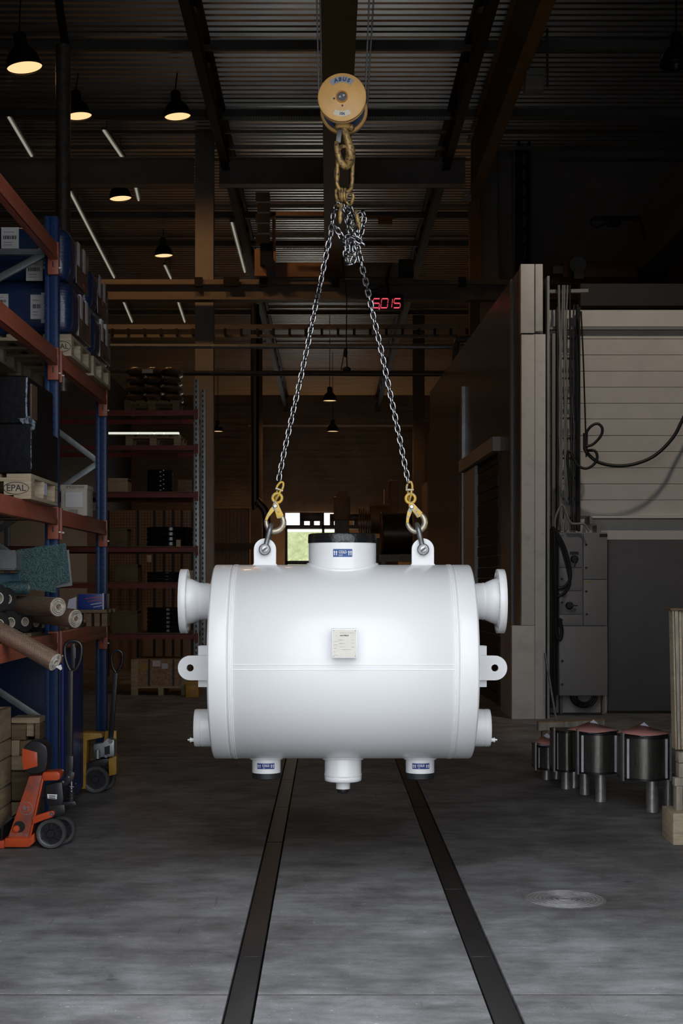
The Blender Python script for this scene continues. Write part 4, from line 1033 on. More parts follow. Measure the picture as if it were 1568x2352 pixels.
disc_stack(383, 1254, 110, 4, BD + .05, 'wide stack of black coils on the shelf below the mesh fence', 'coil_black', 0.07)
disc_stack(375, 1337, 90, 3, BD + .05, 'low stack of black coils on the second lowest far shelf', 'coil_black', 0.05)
disc_stack(377, 1454, 95, 6, BD + .05, 'stack of black coils on the lowest far shelf', 'coil_black', 0.06)
bxs = ((270, 1129, 46, 30, 'flat carton at the left end of the middle far shelf', 'cardboard'), (272, 1254, 40, 40, 'dark carton beside the mesh fence on the far shelf', 'wood_dark'), (435, 1337, 22, 26, 'small carton beside the low coils', 'cardboard'),
       (290, 1337, 52, 40, 'dark carton on the second lowest far shelf', 'wood_dark'), (285, 1454, 60, 50, 'dark carton on the lowest far shelf', 'wood_dark'), (425, 1129, 34, 26, 'carton at the right end of the middle far shelf', 'wood_dark'))
for px, py, w_, h_, lab, mt in bxs:
    t = thing('carton', lab, 'box', V(X(px, BD), BD + .2, Z(py, BD)))
    MB().box(X(px - w_ / 2, BD), X(px + w_ / 2, BD), BD + .02, BD + .4, Z(py, BD), Z(py - h_, BD)).build('body', mt, t, bevel=0.006)
    MB().box(X(px - w_ / 2, BD), X(px + w_ / 2, BD), BD + .015, BD + .41, Z(py - h_ + 6, BD), Z(py - h_ - 1, BD)).build('lid', mt, t, bevel=0.004)
# shelf tags
for px, py in ((343, 1283), (410, 1248)):
    MB().box(X(px - 5, BD), X(px + 5, BD), BD - 0.03, BD - 0.022, Z(py + 8, BD), Z(py - 8, BD)).build('shelf_tag', 'cardboard', br)
# board crate and yellow box on the floor under the rack
CD = F * H / (1597 - CY)
cr = thing('board_crate', 'chipboard crate on a pallet base standing under the far rack', 'crate', V(X(366, CD), CD + 0.4, 0))
xa, xb = X(302, CD), X(431, CD); zt = Z(1514, CD)
MB().box(xa + 0.02, xb - 0.02, CD + 0.02, CD + 0.75, 0.12, zt).build('box', 'osb', cr)
for px in (309, 424): MB().box(X(px - 8, CD), X(px + 8, CD), CD - 0.02, CD + 0.02, 0.0, zt).build('corner_post', 'wood', cr, bevel=0.004)
for px in (342, 398): MB().box(X(px - 2, CD), X(px + 2, CD), CD + 0.005, CD + 0.018, 0.1, zt).build('strap', 'black_plastic', cr)
MB().box(xa, xb, CD - 0.005, CD + 0.1, 0.10, 0.125).build('bottom_rail', 'wood', cr)
MB().box(X(363, CD), X(375, CD), CD, CD + 0.7, 0.0, 0.1).build('skid', 'wood', cr)
for px, py, w_, h_, mt in ((333, 1532, 23, 17, 'crane_ochre'), (359, 1524, 18, 14, 'paper'), (378, 1530, 14, 12, 'paper_lilac')):
    MB().box(X(px - w_ / 2, CD), X(px + w_ / 2, CD), CD + 0.012, CD + 0.018, Z(py + h_ / 2, CD), Z(py - h_ / 2, CD)).build('notice', mt, cr)
t = thing('yellow_box', 'low yellow box beside the chipboard crate', 'box', V(X(446, CD), CD - .25, 0))
MB().box(X(433, CD), X(462, CD), CD - 0.42, CD - 0.06, 0.0, Z(1562, CD)).build('body', 'truck_yellow', t, bevel=0.01)
MB().box(X(433, CD), X(462, CD), CD - 0.44, CD - 0.05, Z(1566, CD), Z(1561, CD)).build('lid', 'truck_yellow', t)
MB().box(X(446, CD), X(459, CD), CD - 0.44, CD - 0.42, Z(1592, CD), Z(1579, CD)).build('panel', 'crane_ochre', t)

# wire mesh fence behind the rack, in front of a tan partition
FD = 24.0
mf = thing('mesh_fence', 'black wire mesh fence seen through the far rack', 'fence', V(X(345, FD), FD, 0))
fz1 = Z(1172, FD)
for px in (248, 316, 354, 376, 397, 417, 441):
    MB().box(X(px, FD) - 0.02, X(px, FD) + 0.02, FD, FD + 0.04, 0, fz1).build('post', 'black_plastic', mf)
m = MB()
for k in range(34):
    z_ = 1.2 + k * 0.05
    if z_ < fz1: m.box(X(248, FD), X(441, FD), FD + 0.015, FD + 0.020, z_, z_ + 0.005)
for k in range(28):
    x_ = X(248, FD) + k * 0.051; m.box(x_, x_ + 0.005, FD + 0.02, FD + 0.025, 1.2, fz1)
m.build('wire_mesh', 'black_plastic', mf, smooth=False, kind='stuff')
MB().box(X(200, 26), X(455, 26), 26.0, 26.1, 0, Z(1172, 26)).build('wall_tan', 'slat_tan', kind='structure', label='tan partition behind the mesh fence')
# tan plank wall beside the tall pipe
SD = 36.0
sw = MB().box(X(492, SD), X(572, SD), SD + 0.03, SD + 0.1, 0, Z(1168, SD)).build('wall_planked', 'wood_dark', kind='structure', label='tan wall of upright planks beyond the rack')
for k in range(9):
    MB().box(X(493 + k * 8.7, SD), X(493 + k * 8.7 + 8.0, SD), SD, SD + 0.03, 0, Z(1170, SD)).build('plank', 'slat_tan', sw)
MB().box(X(492, SD), X(600, SD), SD - 0.3, SD - 0.2, Z(1262, SD), Z(1248, SD)).build('rail', 'wood_dark', sw)

# ================================================================== MIDDLE BACKGROUND
# low dark benches with loads in front of the far door
def part_box(t, x0, x1, y0, y1, d, dep, name, mt, bev=0.0):
    return bxp(MB(), x0, x1, y0, y1, d, dep).build(name, mt, t, bevel=bev)
MD = 46.0
t = thing('storage_rack', 'low dark storage rack in front of the far door', 'rack', V(X(740, MD), MD, 0))
part_box(t, 655, 850, 1206, 1214, MD, 0.8, 'beam', 'machine_dark')
for px in (657, 742, 845): part_box(t, px - 3, px + 3, 1206, 1448, MD, 0.1, 'upright', 'machine_dark')
part_box(t, 655, 850, 1288, 1296, MD, 0.8, 'beam', 'machine_dark')
for i, (x0, x1, y0) in enumerate(((688, 744, 1177), (757, 850, 1180))):
    tt = thing('pallet_load', ['dark wrapped pallet load on the low rack, left of the press', 'dark pallet load under the press on the low rack'][i], 'load', P((x0 + x1) / 2, 1207, MD + .3))
    part_box(tt, x0, x1, y0, 1196, MD + 0.1, 0.5, 'body', 'machine_dark', 0.02)
    n_ = int((x1 - x0) / 24)
    for k in range(n_ + 1):
        xx_ = x0 + (x1 - x0 - 10) * k / n_; part_box(tt, xx_, xx_ + 10, 1196, 1207, MD + 0.1, 0.5, 'pallet_block', 'machine_dark')
t = thing('press', 'tan upright press machine between the chains', 'machine', V(X(785, 44), 44, 0))
part_box(t, 768, 802, 1195, 1454, 44, 0.6, 'base', 'machine_dark')
part_box(t, 766, 804, 1140, 1195, 44, 0.6, 'body', 'machine_tan', 0.03)
MB().prism([(X(770, 44), Z(1140, 44)), (X(800, 44), Z(1140, 44)), (X(794, 44), Z(1128, 44)), (X(776, 44), Z(1128, 44))], (0, 44.05, 0), XR, ZU, V(0, 0.5, 0)).build('head', 'machine_tan', t)
for px in (770, 799):
    for k in range(5):
        p = P(px, 1146 + k * 10, 43.98); MB().cyl(p, p + V(0, 0.04, 0), 0.022, n=8).build('bolt', 'machine_dark', t)
t = thing('compressor', 'bronze flanged compressor standing behind the top nozzle', 'machine', V(X(850, 40), 40, 0))
for k in range(6):
    p = P(824 + k * 5, 1205, 40.2); MB().cyl(p, p + V(0.03, 0, 0), 0.50 - 0.05 * (k % 2), n=24).build('flange', 'machine_tan', t)
MB().cyl(P(850, 1192, 40.2), P(893, 1192, 40.2), 0.42, n=28).build('barrel', 'machine_tan', t)
MB().cyl(P(893, 1185, 40.2), P(899, 1185, 40.2), 0.46, n=28).build('end_flange', 'machine_tan', t)
part_box(t, 848, 872, 1150, 1170, 40, 0.4, 'valve_box', 'machine_tan', 0.02)
part_box(t, 825, 900, 1236, 1465, 40, 0.7, 'stand', 'machine_dark')
t = thing('drum_vessel', 'big dark drum lying beside the right chain hook', 'drum', V(X(915, 34), 34, 0))
MB().cyl(P(878, 1226, 34.4), P(945, 1226, 34.4), 0.50, n=36).build('barrel', 'machine_dark', t)
MB().tube([P(876, 1226, 34.4) + V(0, 0.50 * math.cos(a), 0.50 * math.sin(a)) for a in [2 * math.pi * i / 32 for i in range(32)]], 0.03, 8, closed=True).build('rim', 'machine_tan', t)
part_box(t, 870, 985, 1274, 1290, 34, 0.8, 'cradle', 'machine_dark')
for px in (880, 975): part_box(t, px - 5, px + 5, 1290, 1488, 34, 0.6, 'leg', 'machine_dark')
t = thing('tan_cabinet', 'narrow upright tan cabinet behind the drum', 'cabinet', V(X(905, 48), 48, 0))
part_box(t, 893, 914, 1103, 1443, 48, 0.5, 'body', 'office_tan', 0.02)
MB().prism([(0, 0), (0.17, 0), (0.17, 0.22)], P(882, 1165, 47.9), XR, ZU, V(0, 0.3, 0)).prism([(0, 0), (0.17, 0), (0.17, 0.9), (0, 0.6)], P(882, 1165, 47.9), XR, ZU, V(0, 0.3, 0)).build('side', 'office_tan', t)
# little office box with a dark window
of = thing('site_office', 'small tan cabin with a dark window by the partition', 'cabin', V(X(1000, 30), 30, 0))
part_box(of, 979, 1030, 1106, 1509, 30, 1.5, 'body', 'office_tan')
wn = part_box(of, 989, 1024, 1126, 1192, 29.97, 0.06, 'window', 'black_plastic')
part_box(wn, 992, 1021, 1129, 1189, 29.955, 0.02, 'pane', 'glass_dark')
MB().box(X(979, 30), X(1030, 30), 29.99, 30.0, Z(1218.5, 30), Z(1217, 30)).build('joint', 'wood_dark', of)
for px in (1005, 1014, 1022):
    tt = thing('gas_pipe', 'dark upright pipe before the cabin' + {1005: ', shortest', 1014: ', middle', 1022: ', against the partition'}[px], 'pipe', V(X(px, 28), 28, 0), 'pipes before the cabin')
    MB().cyl(V(X(px, 28), 28, 0), P(px, 1260 + (1014 - px) * 0.4, 28), 0.026, n=12).build('tube', 'machine_dark', tt)
    MB().cyl(P(px, 1259 + (1014 - px) * 0.4, 28), P(px, 1254 + (1014 - px) * 0.4, 28), 0.033, n=12).build('cap', 'machine_dark', tt)
# hook blocks / tag lines hanging far behind the chains
tl = thing('tag_line', 'thin dark pull cord hanging from the crane bridge', 'cord', P(796, 700, 27))
MB().tube([V(0.25, 27, 7.74), P(796, 690, 27), P(795, 780, 27), P(797, 850, 27)], 0.012, 6).build('cord', 'black_plastic', tl)
MB().tube([P(795, 800, 27), P(789, 815, 27), P(783, 850, 27)], 0.01, 6).build('side_cord', 'black_plastic', tl)
MB().sphere(P(793, 810, 27), 0.04, 0.03, 0.09).build('toggle', 'black_plastic', tl)
MB().sphere(P(796, 848, 27), 0.08, 0.04, 0.05).build('pendant', 'black_plastic', tl)
# hedge outside the far door
h = thing('hedge', 'pale green hedge outside the far door', 'hedge', V(-1, 80, 0)); m = MB()
for i in range(420):
    c = V(rnd.uniform(-5, 5), rnd.uniform(79, 80.5), rnd.uniform(0, 4.2)); s_ = rnd.uniform(0.12, 0.3)
    a = V(rnd.uniform(-1, 1), rnd.uniform(-1, 1), rnd.uniform(-1, 1)).normalized(); b = a.cross(V(rnd.uniform(-1, 1), .3, rnd.uniform(-1, 1))).normalized()
    m.add([c - a * s_, c - b * s_ * .5, c + a * s_, c + b * s_ * .5], [(0, 1, 2, 3)])
m.build('foliage', 'leaf_pale', h, smooth=False, kind='stuff')
MB().box(-6, 6, 80.6, 81, 0, 4.4).build('hedge_core', 'leaf_pale', h)

# ================================================================== BLUE RACK ALONG THE AISLE (left)
RX = -1.75
rack = thing('pallet_rack', 'blue pallet rack with red beams along the aisle on the left', 'rack', V(-2.3, 9.2, 0))
POSTS = ((7.15, 3.96), (9.19, 3.957), (11.2, 3.55))
for py_, zt in POSTS:
    for xr in (RX, -2.80):
        up = MB().box(xr - 0.085, xr, py_, py_ + 0.07, 0.0, zt).build('upright', 'upright_blue', rack, bevel=0.006)
        MB().box(xr - 0.083, xr - 0.056, py_ - 0.012, py_, 0.0, zt).build('flange', 'upright_blue', up, bevel=0.003)
        MB().box(xr - 0.046, xr - 0.002, py_ - 0.012, py_, 0.0, zt).build('flange', 'upright_blue', up, bevel=0.003)
        m = MB(); k = 0.08
        while k < zt:
            for dx in (-0.070, -0.022): m.cyl((xr + dx, py_ - 0.0135, k), (xr + dx, py_ - 0.010, k), 0.006, n=8)
            k += 0.05
        m.build('perforation', 'upright_dark', up, kind='stuff')
        MB().box(xr - 0.10, xr + 0.02, py_ - 0.03, py_ + 0.10, 0, 0.008).build('base_plate', 'upright_blue', up)
def brace(d, a, b):
    MB().bar(P(a[0], a[1], d), P(b[0], b[1], d), 0.03, 0.045).build('brace', 'brace_grey', rack, bevel=0.004)
bd_ = 9.235
for a, b in (((-250, 772), (108, 580)), ((-250, 1424), (108, 1660)), ((-240, 1090), (108, 1330)), ((-250, 1640), (108, 1850))): brace(bd_, a, b)
MB().box(-2.80, RX - 0.08, bd_ - 0.02, bd_ + 0.02, Z(586, bd_), Z(573, bd_)).build('brace', 'brace_grey', rack)
bd_ = 11.24
for a, b in (((-60, 845), (228, 1062)), ((-60, 1255), (228, 1062)), ((-60, 1560), (228, 1770))): brace(bd_, a, b)
LEV = (1.214, 2.016, 3.04)
def beam(y0, y1, zc, xf):
    b = MB().box(xf - 0.05, xf, y0, y1, zc - 0.052, zc + 0.052).build('beam', 'beam_red', rack, bevel=0.004)
    MB().box(xf - 0.01, xf + 0.004, y0, y1, zc - 0.052, zc - 0.012).build('step', 'beam_red', b, bevel=0.002)
    for ye, s in ((y0, 1), (y1, -1)):
        c = MB().box(xf - 0.062, xf + 0.007, ye - 0.012 * (s < 0) - 0.02, ye + 0.012, zc - 0.145, zc + 0.062).build('end_hook', 'beam_red', b, bevel=0.003)
        MB().box(xf - 0.033, xf - 0.023, ye - 0.0215 - 0.012 * (s < 0), ye - 0.019, zc - 0.10, zc - 0.065).build('slot', 'ink', c)
        MB().cyl((xf + 0.005, ye - 0.01, zc - 0.10), (xf + 0.02, ye - 0.01, zc - 0.10), 0.006, n=8).build('lock_pin', 'plain_white', c)
for xf in (RX + 0.006, -2.80 - 0.02):
    for zc in LEV:
        beam(7.24, 9.17, zc, xf); beam(9.28, 11.18, zc, xf)
beam(7.24, 9.17, 3.718, RX + 0.006)

# --- top level of the second bay: two pallets of wrapped blue sacks
LT = LEV[2] + 0.053
for n, (ya, yb, top, w2) in enumerate(((9.42, 10.2, 3.965, 1.0), (10.32, 11.1, 3.90, 1.0))):
    x0, x1 = -2.86, RX + 0.045
    pl = pallet(x0, x1, ya, yb, LT, ['pallet with a burnt-in EPAL mark under the nearer blue sacks', 'pallet under the farther wrapped sacks on the top beam'][n], 'pallets of blue sacks', wood='wood_pale')
    if n == 0:
        c = V(X(139, ya) + 0.025, ya - 0.001, LT + 0.061)
        text('EPAL', 0.048, c + V(-0.025, -0.001, 0), XR, ZU, 'ink', pl, bold=0.01)
        MB().tube([c + V(-0.025 + 0.068 * math.cos(a), -0.001, 0.036 * math.sin(a)) for a in [2 * math.pi * i / 28 for i in range(28)]], 0.002, 5, closed=True).build('oval_mark', 'ink', pl)
        MB().box(x1 - 0.175, x1 + 0.001, ya - 0.0008, ya + 0.05, LT + 0.022, LT + 0.1).build('block_face', 'wood_pale', pl)
    t = thing('sack_load', ['film wrapped blue sacks with white barcode labels, just behind the blue upright', 'brown wrapped blue sacks behind the first sack load'][n], 'sacks', V((x0 + x1) / 2, (ya + yb) / 2, LT + 0.144), 'sack loads on the top beam')
    z = LT + 0.146; hh = (top - z) / 2
    for k in range(2):
        inset = 0.0 if k == 0 else 0.02
        sk_ = MB().box(x0 + 0.02, x1 - inset, ya + inset, yb - inset, z + k * hh, z + (k + 1) * hh - 0.004).build('sack', 'blue_bag', t, bevel=0.10, seg=5)
        MB().box(x1 - 0.20 - inset, x1 - 0.115 - inset, ya + inset - 0.004, ya + 0.02, z + k * hh + 0.07, z + (k + 1) * hh - 0.09).build('white_print', 'wrap_white', sk_, bevel=0.003)
        MB().box(x1 - 0.02, x1 - inset + 0.006, ya + 0.27, yb - 0.03, z + k * hh + 0.03, z + (k + 1) * hh - 0.05).build('brown_wrap', 'brown_wrap', sk_, bevel=0.012, seg=3)
        for j in range(2):
            MB().box(x1 - 0.01, x1 - inset + 0.008, ya + 0.30 + j * 0.22, ya + 0.39 + j * 0.22, z + k * hh + 0.16, z + k * hh + 0.32).build('paper_label', 'paper', sk_)
    if n == 0:
        for (xa, xb, y_a, y_b) in ((3, 43, 522, 571), (60, 98, 595, 645), (70, 101, 677, 733), (-30, 19, 675, 710)):
            lb = MB().box(X(xa, 9.41), X(xb, 9.41), 9.408, 9.416, Z(y_b, 9.41), Z(y_a, 9.41)).build('paper_label', 'paper', t)
            m = MB(); px = xa + 5
            while px < xb - 6:
                w_ = rnd.choice((1.0, 1.6, 2.4)); m.box(X(px, 9.407), X(px + w_, 9.407), 9.405, 9.4075, Z(y_a * .45 + y_b * .55, 9.4), Z(y_a * .62 + y_b * .38, 9.4)); px += w_ + rnd.choice((1.0, 1.8))
            m.build('barcode', 'ink', lb, smooth=False, kind='stuff')
            for f in (0.2, 0.68, 0.8):
                MB().box(X(xa + 5, 9.407), X(xb - 9 - 8 * f, 9.407), 9.405, 9.4075, Z(y_a + (y_b - y_a) * (f + .03), 9.4), Z(y_a + (y_b - y_a) * f, 9.4)).build('print_line', 'ink_grey', lb)

# --- middle level, first bay: black wrapped load on an EPAL pallet
LM = LEV[1] + 0.053
px0, px1 = -2.55, -1.695
pl = pallet(px0, px1, 8.10, 8.90, LM, 'EPAL pallet under the black wrapped load', wood='wood_pale')
c = V(px1 - 0.085, 8.098, LM + 0.061)
MB().box(px1 - 0.155, px1 + 0.001, 8.0985, 8.15, LM + 0.022, LM + 0.1).build('block_face', 'wood_pale', pl)
text('EPAL', 0.052, c + V(0, -0.0005, 0), XR, ZU, 'ink', pl, bold=0.01)
MB().tube([c + V(0.072 * math.cos(a), 0, 0.034 * math.sin(a)) for a in [2 * math.pi * i / 28 for i in range(28)]], 0.002, 5, closed=True).build('oval_mark', 'ink', pl)
MB().box(px1 - 0.001, px1 + 0.002, 8.46, 8.55, LM + 0.045, LM + 0.115).build('paper_label', 'paper_lilac', pl)
t = thing('wrapped_load', 'tall load in shiny black stretch film on the EPAL pallet', 'load', V(-2.1, 8.5, LM + 0.144))
MB().box(px0, px1 + 0.005, 8.10, 8.88, LM + 0.146, LM + 0.43).build('lower_tier', 'black_wrap', t, bevel=0.012, seg=3)
MB().box(px0, px1 - 0.025, 8.12, 8.88, LM + 0.43, Z(862, 8.1)).build('upper_tier', 'black_wrap', t, bevel=0.012, seg=3)
MB().tube([V(px1 - 0.029, 8.118, LM + 0.44), V(px1 - 0.032, 8.116, LM + 0.55), V(px1 - 0.028, 8.118, Z(866, 8.1))], 0.007, 8).build('edge_glint', 'wrap_glint', t)  # pale streaks painted along the corners as the film's highlights
MB().tube([V(px1 + 0.001, 8.101, LM + 0.17), V(px1 - 0.001, 8.10, LM + 0.30), V(px1 + 0.001, 8.101, LM + 0.41)], 0.0035, 8).build('edge_glint', 'wrap_glint', t)
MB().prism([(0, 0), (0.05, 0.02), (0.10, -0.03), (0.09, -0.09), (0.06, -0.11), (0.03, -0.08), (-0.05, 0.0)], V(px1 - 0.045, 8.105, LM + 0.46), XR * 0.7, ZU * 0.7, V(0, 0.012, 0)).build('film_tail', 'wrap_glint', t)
MB().box(px1 - 0.024, px1 - 0.018, 8.20, 8.36, LM + 0.47, LM + 0.67).build('brown_label', 'brown_wrap', t)
# carton standing on the beam of the second bay
t = thing('carton', 'pale worn carton with handwriting standing on the red beam', 'box', V(-1.86, 10.2, LM))
cb = MB().box(X(140, 10.2), X(200, 10.2), 10.2, 10.45, LM, LM + 0.215).build('body', 'cardboard_pale', t, bevel=0.006)
MB().box(X(150, 10.19), X(190, 10.19), 10.19, 10.2, LM + 0.06, LM + 0.17).build('paper_label', 'paper', cb)
MB().box(X(140, 10.2) - 0.004, X(200, 10.2) + 0.004, 10.195, 10.455, LM + 0.19, LM + 0.222).build('lid', 'cardboard_pale', t, bevel=0.004)
text('6M622/69630', 0.024, V(X(172, 10.19), 10.193, LM + 0.206), XR, ZU, 'ink', cb)
MB().box(X(157, 10.19), X(178, 10.19), 10.192, 10.2, LM + 0.012, LM + 0.045).build('stamp', 'ink_grey', cb)

# --- low level: profiles, film rolls, netting and mesh rolls lying across and sticking out into the aisle
LB = LEV[0] + 0.053
def P8(px, py, d=8.6): return P(px, py, d)
t = thing('steel_profile', 'grey bent sheet steel profile lying in the low rack level', 'profile', P8(10, 1310, 8.6))
MB().prism([(0, 0), (0.0, -0.10), (0.11, -0.10), (0.11, 0.0), (0.105, 0.006), (0.02, 0.012)], P8(-5, 1267, 8.55), XR, ZU, V(0, 0.02, 0)).build('web', 'sheet_grey', t)
MB().box(X(-60, 8.6), X(37, 8.6), 8.57, 9.1, Z(1310, 8.6), Z(1267, 8.6)).build('body', 'sheet_grey', t, bevel=0.006)
MB().box(X(-60, 8.6), X(38, 8.6), 8.56, 9.1, Z(1274, 8.6), Z(1264, 8.6)).build('top_flange', 'galvanised', t, bevel=0.003)
def lying_roll(name, cat, label, p0, p1, r, mt, end_mt='roll_end', core=None, group=None, sag=0.0, n=28):
    p0, p1 = Vector(p0), Vector(p1); t = thing(name, label, cat, p0.lerp(p1, .5) - V(0, 0, r), group)
    pts = [p0.lerp(p1, k / 8) - V(0, 0, sag * (k / 8) ** 2) for k in range(9)]
    MB().tube(pts, r, n, cap=True).build('roll', mt, t)
    d = (pts[-1] - pts[-2]).normalized()
    for k, f in enumerate((0.93, 0.74, 0.55)):
        MB().lathe([(r * f, -0.004), (r * f, 0.003 + 0.002 * k), (r * (f - 0.12), 0.004), (r * (f - 0.13), -0.004)], pts[-1], d, 28, cap=False).build('winding', end_mt, t)
    MB().lathe([(r * 0.40, -0.002), (r * 0.40, 0.008), (r * 0.30, 0.008), (r * 0.30, -0.002)], pts[-1], d, 24, cap=False).build('core', core or end_mt, t)
    return t
t = lying_roll('foil_roll', 'roll', 'shiny blue grey foil roll above the black film rolls', P8(-60, 1338, 8.5), P8(36, 1336, 8.7), 0.052, 'cyan_foil')
# green net sheets standing on edge
t = thing('net_bundle', 'green plastic netting sheets leaning in the low rack level', 'netting', P8(100, 1400, 8.7))
for k, poly in enumerate((((40, 1262), (118, 1253), (128, 1305), (128, 1362), (60, 1352), (38, 1330)), ((80, 1256), (151, 1247), (160, 1335), (126, 1346), (108, 1300)), ((120, 1262), (158, 1263), (166, 1345), (126, 1350)))):
    d = 8.75 + 0.03 * k
    MB().prism([(X(a, d), Z(b, d)) for a, b in poly], (0, d, 0), XR, ZU, V(0, 0.008, 0)).build('net_sheet', 'net_green' if k < 2 else 'sheet_grey', t)
t = lying_roll('net_roll', 'netting', 'small green net roll with an open end below the netting sheets', P8(-20, 1352, 8.6), P8(66, 1350, 8.62), 0.042, 'net_green', 'sheet_grey')
# three brown wire mesh rolls
MR = 'brown wire mesh rolls'
lying_roll('mesh_roll', 'mesh roll', 'upper brown wire mesh roll sticking out above the other', P8(0, 1388, 8.9), P8(133, 1394, 8.45), 0.058, 'brown_mesh', group=MR)
lying_roll('mesh_roll', 'mesh roll', 'lower brown wire mesh roll sticking out farthest into the aisle', P8(30, 1402, 9.0), P8(173, 1421, 8.65), 0.058, 'brown_mesh', group=MR)
t = lying_roll('mesh_roll', 'mesh roll', 'drooping brown wire mesh roll hanging below the shelf', P8(-60, 1421, 7.7), P8(126, 1511, 7.5), 0.051, 'brown_mesh', group=MR, sag=0.022)
MB().prism([(0, 0), (0.03, 0.010), (0.036, -0.012), (0.028, -0.020)], P8(127, 1531, 7.48), XR, ZU, V(0, 0.004, 0)).build('tie_end', 'paper', t)
# black film rolls with pale cores, ends facing the yard
FRG = 'black film rolls in the low level'
for i, (px, py, r, d, lab) in enumerate(((-4, 1374, 33, 8.15, 'black film roll cut by the picture edge, upper one'), (-2, 1435, 31, 8.15, 'black film roll cut by the picture edge, lower one'), (24, 1430, 29, 8.45, 'black film roll with a pale core, lowest in the middle'),
                                        (17, 1376, 27, 8.5, 'black film roll with a worn core, upper middle'), (57, 1428, 25, 8.7, 'black film roll beside the drooping mesh roll'), (82, 1432, 20, 9.0, 'small black film roll in the dark'), (98, 1434, 20, 9.2, 'farthest small black film roll'))):
    rr_ = r * d / F; c = P8(px, py, d); ax = V(0.75, -0.66, 0).normalized()
    t = thing('film_roll', lab, 'roll', c - V(0, 0, rr_), FRG)
    MB().lathe([(rr_ * 0.42, 0.0), (rr_ * 0.94, 0.0), (rr_, -0.008), (rr_, -0.30), (rr_ * 0.5, -0.31)], c, ax, 40, cap=False).build('film', 'black_rubber', t)
    MB().lathe([(rr_ * 0.42, -0.02), (rr_ * 0.42, 0.004), (rr_ * 0.34, 0.004), (rr_ * 0.34, -0.05), (0.001, -0.05)], c, ax, 28, cap=False).build('core', 'roll_core', t)
# small pallet crate and blue printed box farther along
pc = thing('slatted_tray', 'low wooden tray at the end of the low rack level', 'tray', V(X(215, 10.6), 10.6, LB))
x0, x1 = X(178, 10.5), X(249, 10.5)
for k in range(3): MB().box(x0, x1, 10.42 + k * 0.2, 10.52 + k * 0.2, LB + 0.10, LB + 0.125).build('slat', 'wood_dark', pc, bevel=0.002, seg=1)
for px in (184, 207, 226, 243): MB().box(X(px - 7, 10.5), X(px + 6, 10.5), 10.44, 10.54, LB, LB + 0.10).build('block', 'wood_dark', pc, bevel=0.003, seg=1)
MB().box(X(176, 10.5), X(182, 10.5), 10.42, 10.45, LB, LB + 0.24).build('end_post', 'wood_dark', pc)
t = thing('printed_box', 'dark blue box with red and white print on the wooden tray', 'box', V(X(212, 10.5), 10.55, LB + 0.125))
bb = MB().box(X(181, 10.5), X(239, 10.5), 10.45, 10.75, LB + 0.125, LB + 0.24).build('body', 'label_navy', t, bevel=0.004)
for k, (a, b, mt) in enumerate(((0.215, 0.019, 'ink_red'), (0.195, 0.019, 'ink_red'), (0.172, 0.010, 'paper'), (0.152, 0.014, 'paper_lilac'))):
    MB().obox(V(X(212 + 4 * k, 10.44), 10.447, LB + a - 0.004), V(0.055 - 0.008 * k, 0, 0.006), V(0, 0.002, 0), V(0, 0, 0.0022)).build('print_line', mt, bb)
MB().box(X(239, 10.5) - 0.002, X(239, 10.5) + 0.006, 10.44, 10.47, LB + 0.12, LB + 0.245).build('edge', 'paper_lilac', bb)
t = thing('white_sheet', 'white folded sheet leaning beside the printed box', 'sheet', V(X(160, 10.3), 10.3, LB + 0.1))
MB().prism([(X(150, 10.3), LB + 0.08), (X(175, 10.3), LB + 0.06), (X(175, 10.3), LB + 0.22), (X(158, 10.3), LB + 0.20)], (0, 10.30, 0), XR, ZU, V(0, 0.006, 0)).build('sheet', 'paper_lilac', t)
MB().prism([(X(152, 10.3), LB + 0.00), (X(172, 10.3), LB + 0.00), (X(172, 10.3), LB + 0.07), (X(152, 10.3), LB + 0.08)], (0, 10.29, 0), XR, ZU, V(0, 0.006, 0)).build('fold', 'paper_lilac', t)
# deck boards of the low level
for k in range(4):
    MB().box(-2.80, RX - 0.06, 7.4 + k * 0.42, 7.7 + k * 0.42, LB - 0.004, LB + 0.016).build('deck_board', 'wood_dark', rack)
    MB().box(-2.80, RX - 0.06, 9.5 + k * 0.40, 9.78 + k * 0.40, LB - 0.004, LB + 0.016).build('deck_board', 'wood_dark', rack)
    MB().box(-2.80, RX - 0.06, 9.5 + k * 0.40, 9.7 + k * 0.40, LM - 0.004, LM + 0.014).build('deck_board', 'wood_dark', rack)
# navy sheet metal cabinet under the low level
t = thing('blue_cabinet', 'dark blue sheet metal locker standing behind the blue upright', 'cabinet', V(-1.98, 10.4, 0))
MB().box(-2.5, -1.84, 9.75, 10.6, 0.04, 1.12).build('body', 'navy_paint', t, bevel=0.006)
dr = MB().box(-1.845, -1.825, 9.78, 10.57, 0.07, 1.10).build('door', 'label_navy', t, bevel=0.004)
MB().box(-1.826, -1.81, 9.86, 9.88, 0.55, 0.67).build('handle', 'black_plastic', dr)

